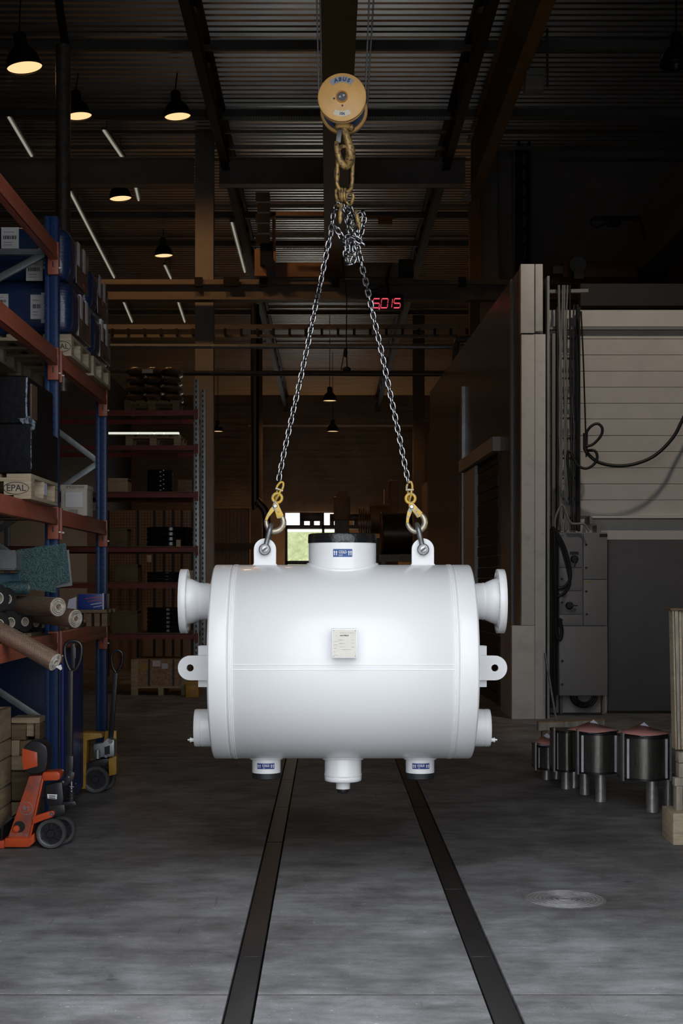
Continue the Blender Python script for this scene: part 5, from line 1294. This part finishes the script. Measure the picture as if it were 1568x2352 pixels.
# --- wooden crates on the floor under the near bay
t = thing('timber_crate', 'tall wooden crate of stacked planks at the left edge', 'crate', V(-2.3, 8.4, 0))
CXR = -1.985
zs = [0.10, 0.22, 0.34, 0.51, 0.62, 0.82]
for a, b in zip(zs, zs[1:]):
    MB().box(CXR - 0.03, CXR, 7.95, 8.89, a + 0.003, b - 0.003).build('plank', 'wood', t, bevel=0.003, seg=1)
    MB().box(-2.7, CXR - 0.03, 7.95, 7.98, a + 0.003, b - 0.003).build('plank', 'wood', t, bevel=0.003, seg=1)
    MB().box(-2.7, CXR - 0.03, 8.86, 8.89, a + 0.003, b - 0.003).build('plank', 'wood', t, bevel=0.003, seg=1)
MB().box(-2.7, CXR - 0.03, 7.98, 8.86, 0.74, 0.76).build('content', 'black_film', t)
for yy in (8.05, 8.75): MB().box(-2.7, CXR - 0.01, yy, yy + 0.1, 0.0, 0.10).build('runner', 'wood_dark', t)
t = thing('timber_stack', 'pile of short timber blocks behind the tall crate', 'timber', V(-2.0, 9.0, 0))
k = 0
for (xa, xb, ya, yb) in ((25, 92, 1648, 1662), (25, 60, 1662, 1700), (60, 79, 1660, 1692), (79, 92, 1662, 1700), (25, 45, 1700, 1745), (45, 92, 1700, 1735), (25, 92, 1737, 1770), (25, 90, 1770, 1840), (25, 60, 1842, 1880), (60, 90, 1842, 1880)):
    d = 8.95 + 0.02 * (k % 3); k += 1
    MB().box(X(xa, d) + 0.002, X(xb, d) - 0.002, d, d + 0.18, max(0.0, Z(yb, d)) + 0.001, Z(ya, d) - 0.001).build('block', 'wood' if k % 2 else 'wood_dark', t, bevel=0.003, seg=1)

# ================================================================== ORANGE PALLET TRUCK
TD = 8.50
tr = thing('pallet_truck', 'orange hand pallet truck with a black pump and big wheels', 'pallet truck', V(X(80, TD), TD + 0.1, 0))
def poly(pts, d, dep, name, mt, parent, bev=0.004, seg=2):
    return MB().prism([(X(a, d), Z(b, d)) for a, b in pts], (0, d, 0), XR, ZU, V(0, dep, 0)).build(name, mt, parent, bevel=bev, seg=seg)
fr_ = poly([(67, 1783), (97, 1781), (93, 1800), (66, 1926), (17, 1926)], TD, 0.16, 'mast_plate', 'truck_orange_worn', tr, 0.006)
poly([(97, 1783), (101, 1786), (70, 1926), (66, 1926)], TD - 0.006, 0.02, 'mast_edge', 'truck_orange', fr_, 0.002)
poly([(12, 1925), (66, 1925), (78, 1914), (78, 1936), (66, 1946), (9, 1946)], TD - 0.012, 0.20, 'foot', 'truck_orange', tr, 0.005)
poly([(-90, 1931), (10, 1931), (10, 1949), (-90, 1952)], TD + 0.0, 0.16, 'fork', 'truck_orange', tr, 0.004)
poly([(2, 1931), (2, 1902), (6, 1890), (28, 1875), (28, 1880), (8, 1897), (4, 1931)], TD - 0.004, 0.12, 'heel', 'truck_black', tr, 0.004)
poly([(95, 1782), (99, 1774), (132, 1772), (138, 1778), (137, 1790), (131, 1793), (99, 1794)], TD - 0.01, 0.15, 'top_arm', 'truck_orange', tr, 0.008, 3)
hd = poly([(53, 1722), (57, 1712), (72, 1701), (94, 1704), (107, 1714), (110, 1730), (109, 1756), (104, 1772), (88, 1778), (66, 1779), (57, 1770), (50, 1745)], TD + 0.0, 0.14, 'drive_head', 'truck_black', tr, 0.012, 3)
poly([(51, 1719), (85, 1728), (86, 1760), (54, 1769), (50, 1745)], TD - 0.008, 0.02, 'orange_panel', 'truck_orange', hd, 0.003)
poly([(104, 1805), (128, 1797), (142, 1797), (146, 1835), (142, 1852), (110, 1852), (103, 1830)], TD + 0.03, 0.12, 'pump_body', 'truck_black', tr, 0.008)
poly([(108, 1824), (131, 1825), (130, 1836), (109, 1834)], TD + 0.022, 0.01, 'rating_plate', 'plain_white', tr, 0.001)
for k in range(2): poly([(113, 1827 + k * 4.4), (127, 1828 + k * 4.4), (127, 1830 + k * 4.4), (113, 1829 + k * 4.4)], TD + 0.0205, 0.003, 'print_line', 'ink', tr, 0)
poly([(112, 1850), (148, 1848), (150, 1866), (138, 1876), (108, 1872)], TD + 0.02, 0.14, 'steer_yoke', 'truck_black', tr, 0.008)
st_ = poly([(74, 1876), (116, 1863), (123, 1864), (125, 1871), (120, 1877), (76, 1893)], TD - 0.02, 0.05, 'link_arm', 'truck_orange', tr, 0.006)
p = P(118, 1870, TD - 0.025); MB().lathe([(0, 0), (0.009, 0), (0.012, 0.004), (0.012, 0.02)], p, V(0, 1, 0), 16).build('pivot', 'steel', st_)
p = P(37, 1904, TD - 0.006); MB().lathe([(0, -0.008), (0.016, -0.006), (0.021, 0.0), (0.021, 0.01)], p, V(0, 1, 0), 20).build('axle_cap', 'truck_orange', fr_)
m = MB(); p = P(44, 1899, TD - 0.001)
m.lathe([(0.0, 0.0), (0.034, 0.0), (0.036, 0.002)], p, V(0, 1, 0), 24).build('grease_patch', 'truck_black', fr_)
def steer_wheel(px, py, rpx, d, name='wheel'):
    r = rpx * d / F; c = P(px, py, d); c.z = r
    w = MB().lathe([(r * 0.80, -0.022), (r * 0.94, -0.024), (r, -0.016), (r, 0.016), (r * 0.94, 0.024), (r * 0.80, 0.022)], c, V(0, 1, 0), 48, cap=False).build(name, 'tyre_grey', tr)
    MB().lathe([(r * 0.80, -0.023), (r * 0.74, -0.018), (r * 0.72, 0.016)], c, V(0, 1, 0), 40, cap=False).build('rim', 'galvanised', w)
    MB().lathe([(r * 0.74, 0.0), (r * 0.74, 0.006), (0, 0.008)], c, V(0, 1, 0), 32, cap=False).build('web', 'truck_black', w)
    MB().lathe([(0, -0.026), (r * 0.24, -0.026), (r * 0.28, -0.02), (r * 0.28, 0.0)], c, V(0, 1, 0), 20).build('hub', 'truck_black', w)
    for k in range(6):
        a = k * math.pi / 3 + 0.5; dv = V(math.cos(a), 0, math.sin(a))
        MB().bar(c + dv * r * 0.25 - V(0, 0.008, 0), c + dv * r * 0.75 - V(0, 0.008, 0), 0.012, 0.01, (0, 1, 0)).build('spoke', 'truck_black', w)
steer_wheel(118, 1911, 34.5, TD + 0.02); steer_wheel(141, 1909, 33, TD + 0.16)
# spring, handle base, drawbar with loop
sp = MB().tube([P(164, 1800 + k * 1.05, TD + 0.07) + V(0.026 * math.cos(k * 0.9), 0.026 * math.sin(k * 0.9), 0) for k in range(44)], 0.0032, 6).build('spring', 'dark_steel', tr)
MB().cyl(P(164, 1850, TD + 0.07), P(164, 1785, TD + 0.07), 0.010, n=12).build('piston_rod', 'steel', tr)
MB().cyl(P(164, 1846, TD + 0.07), P(164, 1818, TD + 0.07), 0.021, n=16).build('piston_barrel', 'truck_black', tr)
poly([(138, 1843), (172, 1840), (176, 1850), (170, 1853), (140, 1851)], TD + 0.04, 0.08, 'piston_base', 'truck_black', tr, 0.006)
poly([(137, 1795), (150, 1786), (158, 1768), (172, 1775), (168, 1792), (152, 1806), (142, 1806)], TD + 0.04, 0.07, 'drawbar_joint', 'truck_black', tr, 0.006)
for a, b in ((145, 1796), (158, 1785)):
    p = P(a, b, TD + 0.035); MB().lathe([(0, 0), (0.006, 0), (0.008, 0.004)], p, V(0, 1, 0), 14).build('pivot_bolt', 'steel', tr)
db = MB().bar(P(160, 1782, TD + 0.075), P(162, 1540, TD + 0.06), 0.034, 0.034, (0, 1, 0)).build('drawbar', 'truck_black', tr, bevel=0.006)
MB().bar(P(160, 1785, TD + 0.075), P(161, 1735, TD + 0.075), 0.046, 0.046, (0, 1, 0)).build('drawbar_sleeve', 'truck_black', db, bevel=0.006)
MB().tube(bez([P(162, 1540, TD + .06), P(156, 1530, TD + .06), P(150, 1510, TD + .06), P(149, 1485, TD + .06), P(158, 1474, TD + .06), P(178, 1474, TD + .06), P(187, 1486, TD + .06), P(185, 1512, TD + .06), P(176, 1534, TD + .06), P(166, 1541, TD + .06)], 4), 0.011, 10).build('hand_loop', 'truck_black', db)
MB().bar(P(168, 1478, TD + 0.06), P(168, 1536, TD + 0.06), 0.026, 0.03, (0, 1, 0)).build('release_lever', 'truck_black', db, bevel=0.006)
MB().bar(P(173, 1487, TD + 0.04), P(173, 1512, TD + 0.04), 0.003, 0.012, (0, 1, 0)).build('print_strip', 'logo_grey', db)
# ring mark and letters on the mast
c = P(60, 1857, TD - 0.002); r = 14.5 * TD / F
sk2 = V(1, 0, 0)
mk = MB().tube([c + V(r * math.cos(a), 0, r * math.sin(a)) for a in [2 * math.pi * i / 36 for i in range(36)]], 0.0018, 5, closed=True).build('ring_mark', 'logo_grey', fr_)
text('B', 0.036, c + V(-0.011, -0.0008, 0.004), XR, ZU, 'logo_grey', fr_, bold=0.02)
text('T', 0.036, c + V(0.013, -0.0008, -0.004), XR, ZU, 'logo_grey', fr_, bold=0.02)
MB().box(c.x - 0.024, c.x - 0.002, c.y - 0.0012, c.y, c.z - 0.017, c.z - 0.0145).build('underline', 'logo_grey', fr_)
text('Q= 2000 kg', 0.022, P(43, 1917, TD - 0.0015), XR, ZU, 'logo_grey', fr_)

# ================================================================== YELLOW PALLET TRUCK BEHIND
YD = 10.72
ty_ = thing('pallet_truck', 'yellow hand pallet truck with a grey pump behind the orange one', 'pallet truck', V(X(220, YD), YD + 0.1, 0))
tr_keep = tr; tr = ty_
poly([(171, 1688), (190, 1684), (233, 1684), (236, 1694), (200, 1701), (196, 1812), (170, 1812)], YD, 0.16, 'frame', 'truck_yellow', ty_, 0.006)
poly([(249, 1742), (267, 1736), (267, 1778), (250, 1783)], YD + 0.05, 0.10, 'side_plate', 'truck_yellow', ty_, 0.004)
poly([(238, 1704), (242, 1679), (267, 1679), (267, 1736), (250, 1740)], YD + 0.12, 0.04, 'back_plate', 'truck_yellow', ty_, 0.004)
poly([(214, 1710), (236, 1706), (246, 1696), (262, 1700), (262, 1738), (216, 1740)], YD + 0.02, 0.12, 'pump_body', 'galvanised', ty_, 0.006)
MB().cyl(P(224, 1742, YD + 0.02), P(224, 1722, YD + 0.02), 0.022, n=16).build('pump_cylinder', 'galvanised', ty_)
p = P(243, 1737, YD); MB().lathe([(0, 0), (0.012, 0), (0.015, 0.01)], p, V(0, 1, 0), 16).build('bolt', 'steel', ty_)
p = P(253, 1703, YD + .01); MB().lathe([(0, 0), (0.016, 0), (0.018, 0.01)], p, V(0, 1, 0), 16).build('bolt', 'steel', ty_)
poly([(240, 1716), (252, 1712), (252, 1732), (240, 1733)], YD + 0.016, 0.005, 'pump_recess', 'truck_black', ty_, 0)
poly([(187, 1757), (230, 1744), (250, 1742), (244, 1758), (190, 1772)], YD + 0.02, 0.10, 'yoke', 'truck_black', ty_, 0.006)
steer_wheel(220, 1787, 31, YD + 0.03); steer_wheel(236, 1785, 30, YD + 0.17)
MB().bar(P(254, 1700, YD + 0.08), P(266, 1545, YD + 0.05), 0.036, 0.036, (0, 1, 0)).build('drawbar', 'truck_black', ty_, bevel=0.006)
MB().tube(bez([P(266, 1545, YD + .05), P(258, 1530, YD + .05), P(256, 1505, YD + .05), P(266, 1494, YD + .05), P(280, 1500, YD + .05), P(279, 1525, YD + .05), P(268, 1545, YD + .05)], 4), 0.011, 10).build('hand_loop', 'truck_black', ty_)
tr = tr_keep

# ================================================================== RIGHT SIDE: CABINET, CABLES, HOSE
ED = 16.9
el = thing('electrical_cabinet', 'grey electrical cabinet with six small doors and one large door', 'cabinet', V(X(1339, ED), 17.05, 0))
MB().box(X(1283, ED), X(1395, ED), ED + 0.02, 17.28, Z(1598, ED), Z(1223, ED)).build('body', 'cabinet_grey', el, bevel=0.004)
def edoor(xa, xb, ya, yb, hinges=True):
    d = MB().box(X(xa + 0.8, ED), X(xb - 0.8, ED), ED - 0.012, ED + 0.02, Z(yb - 0.8, ED), Z(ya + 0.8, ED)).build('door', 'cabinet_grey', el, bevel=0.003)
    if hinges:
        for f in (0.12, 0.88):
            py = ya + (yb - ya) * f
            for k in (-3, 3):
                p = P(xb - 1.5, py + k, ED - 0.013); MB().sphere(p, 0.006, 0.006, 0.006, 8, 6).build('hinge_screw', 'steel', d)
    return d
def lock(par, px, py, r=2.6):
    p = P(px, py, ED - 0.013); MB().lathe([(0, -0.012), (r * ED / F * .8, -0.012), (r * ED / F, -0.004), (r * ED / F, 0.004)], p, V(0, 1, 0), 14).build('lock', 'black_plastic', par)
d1 = edoor(1283, 1337, 1224, 1304); d2 = edoor(1283, 1337, 1304, 1357); d3 = edoor(1283, 1337, 1357, 1411); d4 = edoor(1283, 1337, 1411, 1437, False)
d5 = edoor(1338.5, 1394, 1224, 1331); d6 = edoor(1338.5, 1394, 1331, 1437); d7 = edoor(1283, 1395, 1438, 1598)
for d, px, py in ((d2, 1290, 1330), (d3, 1290, 1384), (d4, 1290, 1424), (d5, 1346, 1251), (d5, 1346, 1304), (d6, 1346, 1358), (d6, 1347, 1411), (d7, 1290, 1464), (d7, 1291, 1518), (d7, 1291, 1572)): lock(d, px, py)
def rotary(par, px, py, ang):
    r = 9 * ED / F; p = P(px, py, ED - 0.013)
    k = MB().lathe([(0, -0.03), (r * .7, -0.03), (r, -0.018), (r, 0.0)], p, V(0, 1, 0), 24).build('switch_knob', 'black_plastic', par)
    dv = V(math.cos(ang), 0, math.sin(ang)); MB().bar(p - V(0, 0.035, 0), p + dv * r * 2.0 - V(0, 0.035, 0), 0.012, 0.03, (0, 1, 0)).build('switch_lever', 'black_plastic', k, bevel=0.004)
rotary(d1, 1318.5, 1284, -math.pi / 2); rotary(d3, 1307, 1391, 0)
MB().box(X(1308, ED), X(1328, ED), ED - 0.018, ED - 0.012, Z(1273.5, ED), Z(1267, ED)).build('switch_label', 'black_plastic', d1)
text('RK', 0.028, P(1291, 1230.5, ED - 0.0135), XR, ZU, 'ink', d1, bold=0.02)
MB().box(X(1376, ED), X(1394, ED), ED - 0.016, ED - 0.012, Z(1233, ED), Z(1226.5, ED)).build('number_plate', 'black_plastic', d5)
MB().box(X(1344, ED), X(1357, ED), ED - 0.015, ED - 0.012, Z(1337.5, ED), Z(1335, ED)).build('tape_note', 'crane_ochre', d6)
for px in (1287, 1384): MB().box(X(px - 3, ED + 0.3), X(px + 3, ED + 0.3), 17.15, 17.26, 0, Z(1598, ED)).build('stand_leg', 'cable_grey', el)
t = thing('cable_coil', 'coil of dark cable hanging under the electrical cabinet', 'cable', P(1340, 1626, 17.1)); cc = P(1340, 1598, 17.0)
for k in range(3):
    r = (26 - 5 * k) * 17 / F
    MB().tube([cc + V(r * 1.15 * math.cos(a), -0.02 * k, r * math.sin(a)) for a in [math.pi + math.pi * i / 14 for i in range(15)]], 0.014, 8).build('loop', 'black_plastic', t)
# upright cable ladder with cables
CL = 17.12
cl = thing('cable_ladder', 'upright black cable ladder beside the white panel wall', 'ladder', V(X(1305, CL), CL, 0))
for px in (1280, 1331): MB().box(X(px - 1.5, CL), X(px + 1.5, CL), CL, CL + 0.10, 2.2, Z(705, CL)).build('stile', 'black_plastic', cl)
MB().box(X(1268, CL), X(1276, CL), CL + 0.02, CL + 0.12, 2.2, Z(765, CL)).build('side_duct', 'cable_grey', cl, bevel=0.006)
for k in range(11):
    py = 776 + k * 46.0; MB().box(X(1280, CL), X(1331, CL), CL + 0.02, CL + 0.06, Z(py + 2, CL), Z(py - 2, CL)).build('rung', 'black_plastic', cl)
CAB = 'cables on the upright ladder'
for i, (pa, r, mt, lab) in enumerate((((1284, 1286), 3.0, 'cable_grey', 'pale grey cable nearest the left stile of the ladder'), ((1290, 1289), 2.2, 'cable_grey', 'second pale cable on the ladder'), ((1295, 1297), 2.2, 'cable_grey', 'third pale cable on the ladder'), ((1301, 1300), 2.0, 'cable_grey', 'fourth pale cable on the ladder'),
                                (((1310, 1312), 2.4, 'black_plastic', 'black cable in the middle of the ladder')), ((1317, 1316), 2.2, 'dark_steel', 'dark grey cable right of the middle of the ladder'), ((1326, 1325), 4.6, 'black_plastic', 'thick black cable along the right stile of the ladder'))):
    pts = [P(pa[0] + rnd.uniform(-2, 2), 655 if i < 5 else 700, CL + 0.0)]
    for k in range(8): pts.append(P(pa[k % 2] + rnd.uniform(-1.5, 1.5), 740 + k * 62, CL + 0.005))
    pts.append(P(pa[0] + rnd.uniform(-3, 3), 1218, CL - 0.05))
    t = MB().tube(bez(pts, 4), r * CL / F, 8).build('cable', mt, org=pts[-1], label=lab, cat='cable', group=CAB)
MB().tube(bez([P(1334, 715, 17.0), P(1340, 850, 17.0), P(1346, 1050, 17.0)], 5), 0.010, 6).build('cable', 'black_plastic', org=P(1334, 715, 17.0), label='thin black cord running down beside the ladder to the hose', cat='cable')
MB().tube(bez([P(1274, 1225, 16.8), P(1275, 1190, 16.8), P(1290, 1160, 16.8), P(1300, 1180, 16.8), P(1312, 1202, 16.8), P(1340, 1204, 16.8), P(1352, 1222, 16.8)], 5), 0.014, 8).build('cable', 'cable_grey', org=P(1274, 1225, 16.8), label='grey cable bending over the top of the cabinet', cat='cable')
# bundle of black cables hanging over the cabinet's side
for i, (pts, r, lab) in enumerate((([(1268, 1210), (1285, 1235), (1300, 1270), (1310, 1320), (1300, 1345), (1282, 1352)], 0.020, 'black cable looping over the small cabinet doors, outer one'), ([(1270, 1215), (1290, 1260), (1303, 1305), (1308, 1340), (1296, 1362), (1280, 1370)], 0.018, 'black cable looping over the small cabinet doors, inner one'),
                              ([(1262, 1215), (1264, 1300), (1266, 1400), (1264, 1500), (1266, 1625)], 0.055, 'thick black cable bundle hanging beside the cabinet'), ([(1274, 1225), (1275, 1340), (1276, 1440), (1284, 1470), (1290, 1450), (1284, 1420)], 0.022, 'black cable ending in a loop beside the large door'))):
    MB().tube(bez([P(a, b, 16.75) for a, b in pts], 5), r, 8).build('cable', 'black_plastic', org=P(*pts[-1], 16.75), label=lab, cat='cable', group='cables beside the cabinet')
rod = MB().cyl(P(1251, 1500, 16.5), V(X(1268, 16.6), 16.3, 0), 0.012, n=8).build('steel_rod', 'galvanised', org=V(X(1268, 16.6), 16.3, 0), label='thin steel rod leaning beside the cabinet', cat='rod')
# black hose with its loops
hs = thing('air_hose', 'thick black hose sagging from the wall with two loops', 'hose', P(1345, 1040, 16.9))
HS = [(1690, 560), (1672, 690), (1640, 810), (1600, 900), (1568, 962), (1545, 1005), (1505, 1045), (1460, 1065), (1415, 1070), (1375, 1062), (1352, 1045), (1342, 1030)]
MB().tube(bez([P(a, b, 16.85) for a, b in HS], 6), 0.021, 10).build('hose', 'black_rubber', hs)
MB().tube(bez([P(a, b, 16.75) for a, b in ((1345, 1025), (1362, 1020), (1380, 1000), (1382, 982), (1370, 973), (1354, 982), (1344, 1000), (1342, 1025), (1346, 1040))], 6), 0.017, 10).build('loop', 'black_rubber', hs)
MB().tube(bez([P(a, b, 16.8) for a, b in ((1346, 1035), (1366, 1036), (1371, 1052), (1362, 1068), (1345, 1076), (1328, 1070), (1318, 1055), (1310, 1038), (1304, 1040), (1303, 1060), (1306, 1090), (1310, 1140), (1308, 1160))], 6), 0.017, 10).build('loop', 'black_rubber', hs)
MB().bar(P(1344, 995, 16.85), P(1344, 1032, 16.85), 0.05, 0.05, (0, 1, 0)).build('wall_bracket', 'black_plastic', hs)
MB().box(X(1352, 17.0), X(1358, 17.0), 16.95, 17.28, Z(1204, 17), Z(1187, 17)).box(X(1370, 17.0), X(1380, 17), 17.0, 17.28, Z(1224, 17), Z(1206, 17)).build('socket', 'cable_grey', hs)

# ================================================================== PLATE PACKS ON STEEL LEGS
def plate_pack(px0, px1, ytop, ybot, d, label, legs, fl=0.0, papers=True, strips=True, depth=0.30):
    x0, x1 = X(px0, d), X(px1, d); zt, zb = Z(ytop, d), Z(ybot, d); cx_ = (x0 + x1) / 2; hw = (x1 - x0) / 2
    t = thing('plate_pack', label, 'plate pack', V(cx_, d + 0.2, 0), 'plate packs on steel legs')
    bulge = 0.11; n = 14
    def outl(s=1.0, z_=0, k=0.0):
        pts = [(cx_ + hw * s * (2 * i / n - 1), d + bulge - (bulge + k) * (1 - (2 * i / n - 1) ** 2)) for i in range(n + 1)]
        return pts + [(cx_ + hw * s, d + depth), (cx_ - hw * s, d + depth)]
    nl = 34
    core = MB().prism(outl(0.985), (0, 0, zb + 0.012), XR, V(0, 1, 0), V(0, 0, zt - zb - 0.024)).build('core', 'plate_stack', t, ang=0.9)
    m = MB()
    for k in range(nl):
        z_ = zb + 0.014 + (zt - zb - 0.028) * k / nl; m.prism(outl(0.99, 0, 0.004), (0, 0, z_), XR, V(0, 1, 0), V(0, 0, (zt - zb - 0.028) / nl * 0.5))
    m.build('plate_edge', 'plate_stack', t, kind='stuff', ang=0.9)
    MB().prism(outl(1.0, 0, 0.01), (0, 0, zb), XR, V(0, 1, 0), V(0, 0, 0.016)).build('bottom_plate', 'black_plastic', t)
    MB().prism(outl(1.0, 0, 0.01), (0, 0, zt - 0.014), XR, V(0, 1, 0), V(0, 0, 0.014)).build('top_plate', 'black_plastic', t)
    for s in (-1, 1):
        xs_ = cx_ + s * hw
        MB().box(xs_ - 0.006, xs_ + 0.006, d + bulge - 0.045, d + bulge + 0.03, zb - 0.006, zt + 0.02).build('side_sheet', 'sheet_grey', t)
        if strips: MB().box(xs_ - s * 0.030 - 0.008, xs_ - s * 0.030 + 0.008, d + bulge - 0.052, d + bulge - 0.040, zb + 0.012, zt - 0.02).build('edge_strip', 'plate_strip', t)
    for lx, ld_, r in legs:
        o = V(X(lx, ld_), ld_, 0); MB().lathe([(r * .9, 0.0), (r, 0.004), (r, zb), (r * .95, zb)], o, UP, 28).build('leg', 'tube_steel', t)
    if papers:
        pass
    return t, cx_, zt
def papers(cx_, y, zt, lab, w=0.26):
    t = thing('paper_sheet', lab, 'paper', V(cx_, y, zt))
    z_ = zt + 0.004
    ring = [(-0.56, 0.06, 0.012), (-0.2, -0.05, 0.004), (0.12, -0.06, 0.003), (0.58, 0.02, 0.012), (0.42, 0.20, 0.014), (0.06, 0.30, 0.045), (-0.25, 0.20, 0.022)]
    vs = [(cx_ + a * w, y + b, z_ + c) for a, b, c in ring] + [(cx_ + 0.03 * w, y + 0.10, z_ + 0.020)]
    o = MB().add(vs, [(i, (i + 1) % 7, 7) for i in range(7)]).build('pink_sheet', 'paper_pink', t)
    md = o.modifiers.new('thickness', 'SOLIDIFY'); md.thickness = 0.0015
    MB().prism([(cx_ - 0.02, zt + 0.02), (cx_ + 0.045, zt + 0.065), (cx_ + 0.085, zt + 0.03)], (0, y + 0.27, 0), XR, ZU, V(0, 0.002, 0)).build('lilac_sheet', 'paper_lilac', t)
    MB().obox(V(cx_ + 0.0, y - 0.02, zt + 0.005), V(0.06, 0.015, 0.002), V(-0.01, 0.04, 0.0), V(0, 0, 0.001)).build('lilac_sheet', 'paper_lilac', t)
d1_ = 10.35
_, c1, t1 = plate_pack(1331, 1427, 1685, 1780, 10.12, 'middle plate pack of thin ribbed plates with pink paper on top', ((1379, F * H / (1842 - CY), 0.0405), (1343, F * H / (1826 - CY), 0.0385)))
papers(c1 - 0.03, 10.20, t1, 'pink and lilac papers on the middle plate pack', 0.33)
_, c2, t2 = plate_pack(1436, 1545, 1693, 1795, 9.66, 'plate pack cut by the wooden post with pink paper on top', ((1498, F * H / (1866 - CY), 0.0435), (1534, F * H / (1852 - CY), 0.041)))
papers(c2 - 0.0, 9.75, t2, 'pink and lilac papers on the plate pack beside the wooden post', 0.34)
_, c3, t3 = plate_pack(1276, 1332, 1680, 1774, 10.75, 'narrow plate pack turned sideways behind the middle one', ((1300, 10.95, 0.04), (1318, 11.0, 0.04)), papers=False)
_, c4, t4 = plate_pack(1233, 1290, 1714, 1770, 11.2, 'low plate pack lying at the back left of the others', ((1255, 11.45, 0.04), (1278, 11.5, 0.04)), papers=False)
papers(c4 - 0.01, 11.28, t4, 'small pink slip on the low plate pack', 0.14)
# plank behind the packs, resting on two trestles
pk = thing('timber_beam', 'rough timber lying across behind the plate packs', 'timber', V(X(1310, 11.9), 11.9, 0))
MB().obox(P(1310, 1664, 11.85), V(0.275, 0.0, 0.012), V(0, 0.05, 0), V(0, 0, 0.037)).build('plank', 'wood_grey', pk, bevel=0.006)
MB().obox(P(1310, 1655, 11.85), V(0.275, 0.0, 0.012), V(0, 0.05, 0), V(0, 0, 0.004)).build('rusty_top', 'crane_ochre', pk)
for px in (1250, 1375): MB().box(X(px - 6, 11.85), X(px + 6, 11.85), 11.82, 11.9, 0, Z(1674, 11.85)).build('trestle', 'wood_dark', pk)

# ================================================================== TIMBER AT THE RIGHT EDGE
WD = 8.55
t = thing('pallet_stack', 'grey weathered wooden bearers stacked at the right edge', 'pallet', V(X(1560, WD), WD + 0.3, 0))
def wblock(xa, xb, ya, yb, d, dep, name, mt='wood_grey', par=None):
    return MB().box(X(xa, d), X(xb, d), d, d + dep, max(0.0, Z(yb, d)), Z(ya, d)).build(name, mt, par or t, bevel=0.006)
wblock(1545, 1850, 1868, 1946, 8.62, 0.29, 'bearer', 'wood_pale')
wblock(1549, 1850, 1787, 1806, 8.72, 0.07, 'board')
wblock(1553, 1568, 1806, 1862, 8.72, 0.09, 'block')
wblock(1690, 1850, 1806, 1862, 8.72, 0.09, 'block')
wblock(1553, 1850, 1862, 1868, 8.72, 0.09, 'board')
wblock(1558, 1850, 1728, 1752, 8.74, 0.09, 'cross_beam', 'wood_grey')
wblock(1559, 1850, 1753, 1786, 8.74, 0.09, 'cross_beam', 'wood_grey')
t2_ = thing('upright_crate', 'tall crate of weathered boards cut by the right edge', 'crate', V(X(1580, 8.8), 8.9, Z(1728, 8.8)))
def ubd(xa, xb, xa2, xb2, ya, yb, d, dep, name, mt):
    MB().prism([(X(xa, d), Z(ya, d)), (X(xb, d), Z(ya, d)), (X(xb2, d), Z(yb, d)), (X(xa2, d), Z(yb, d))], (0, d, 0), XR, ZU, V(0, dep, 0)).build(name, mt, t2_, bevel=0.003, seg=1)
ubd(1544, 1548, 1551, 1555, 1401, 1722, 8.77, 0.10, 'corner_board', 'wood_pale')
ubd(1549, 1558, 1556, 1563, 1401, 1722, 8.78, 0.06, 'board', 'wood_grey')
ubd(1557, 1850, 1563, 1850, 1401, 1722, 8.80, 0.05, 'board', 'wood_grey')
ubd(1559, 1565, 1564, 1570, 1403, 1722, 8.785, 0.02, 'bright_batten', 'wood_pale')
MB().box(X(1540, 8.76), X(1850, 8.8), 8.76, 8.92, Z(1402, 8.8), Z(1397, 8.8)).build('lid', 'wood_dark', t2_)
MB().box(X(1640, 8.8), X(1850, 8.8), 8.86, 9.5, Z(1722, 8.8), Z(1402, 8.8)).build('content', 'wood_dark', t2_)
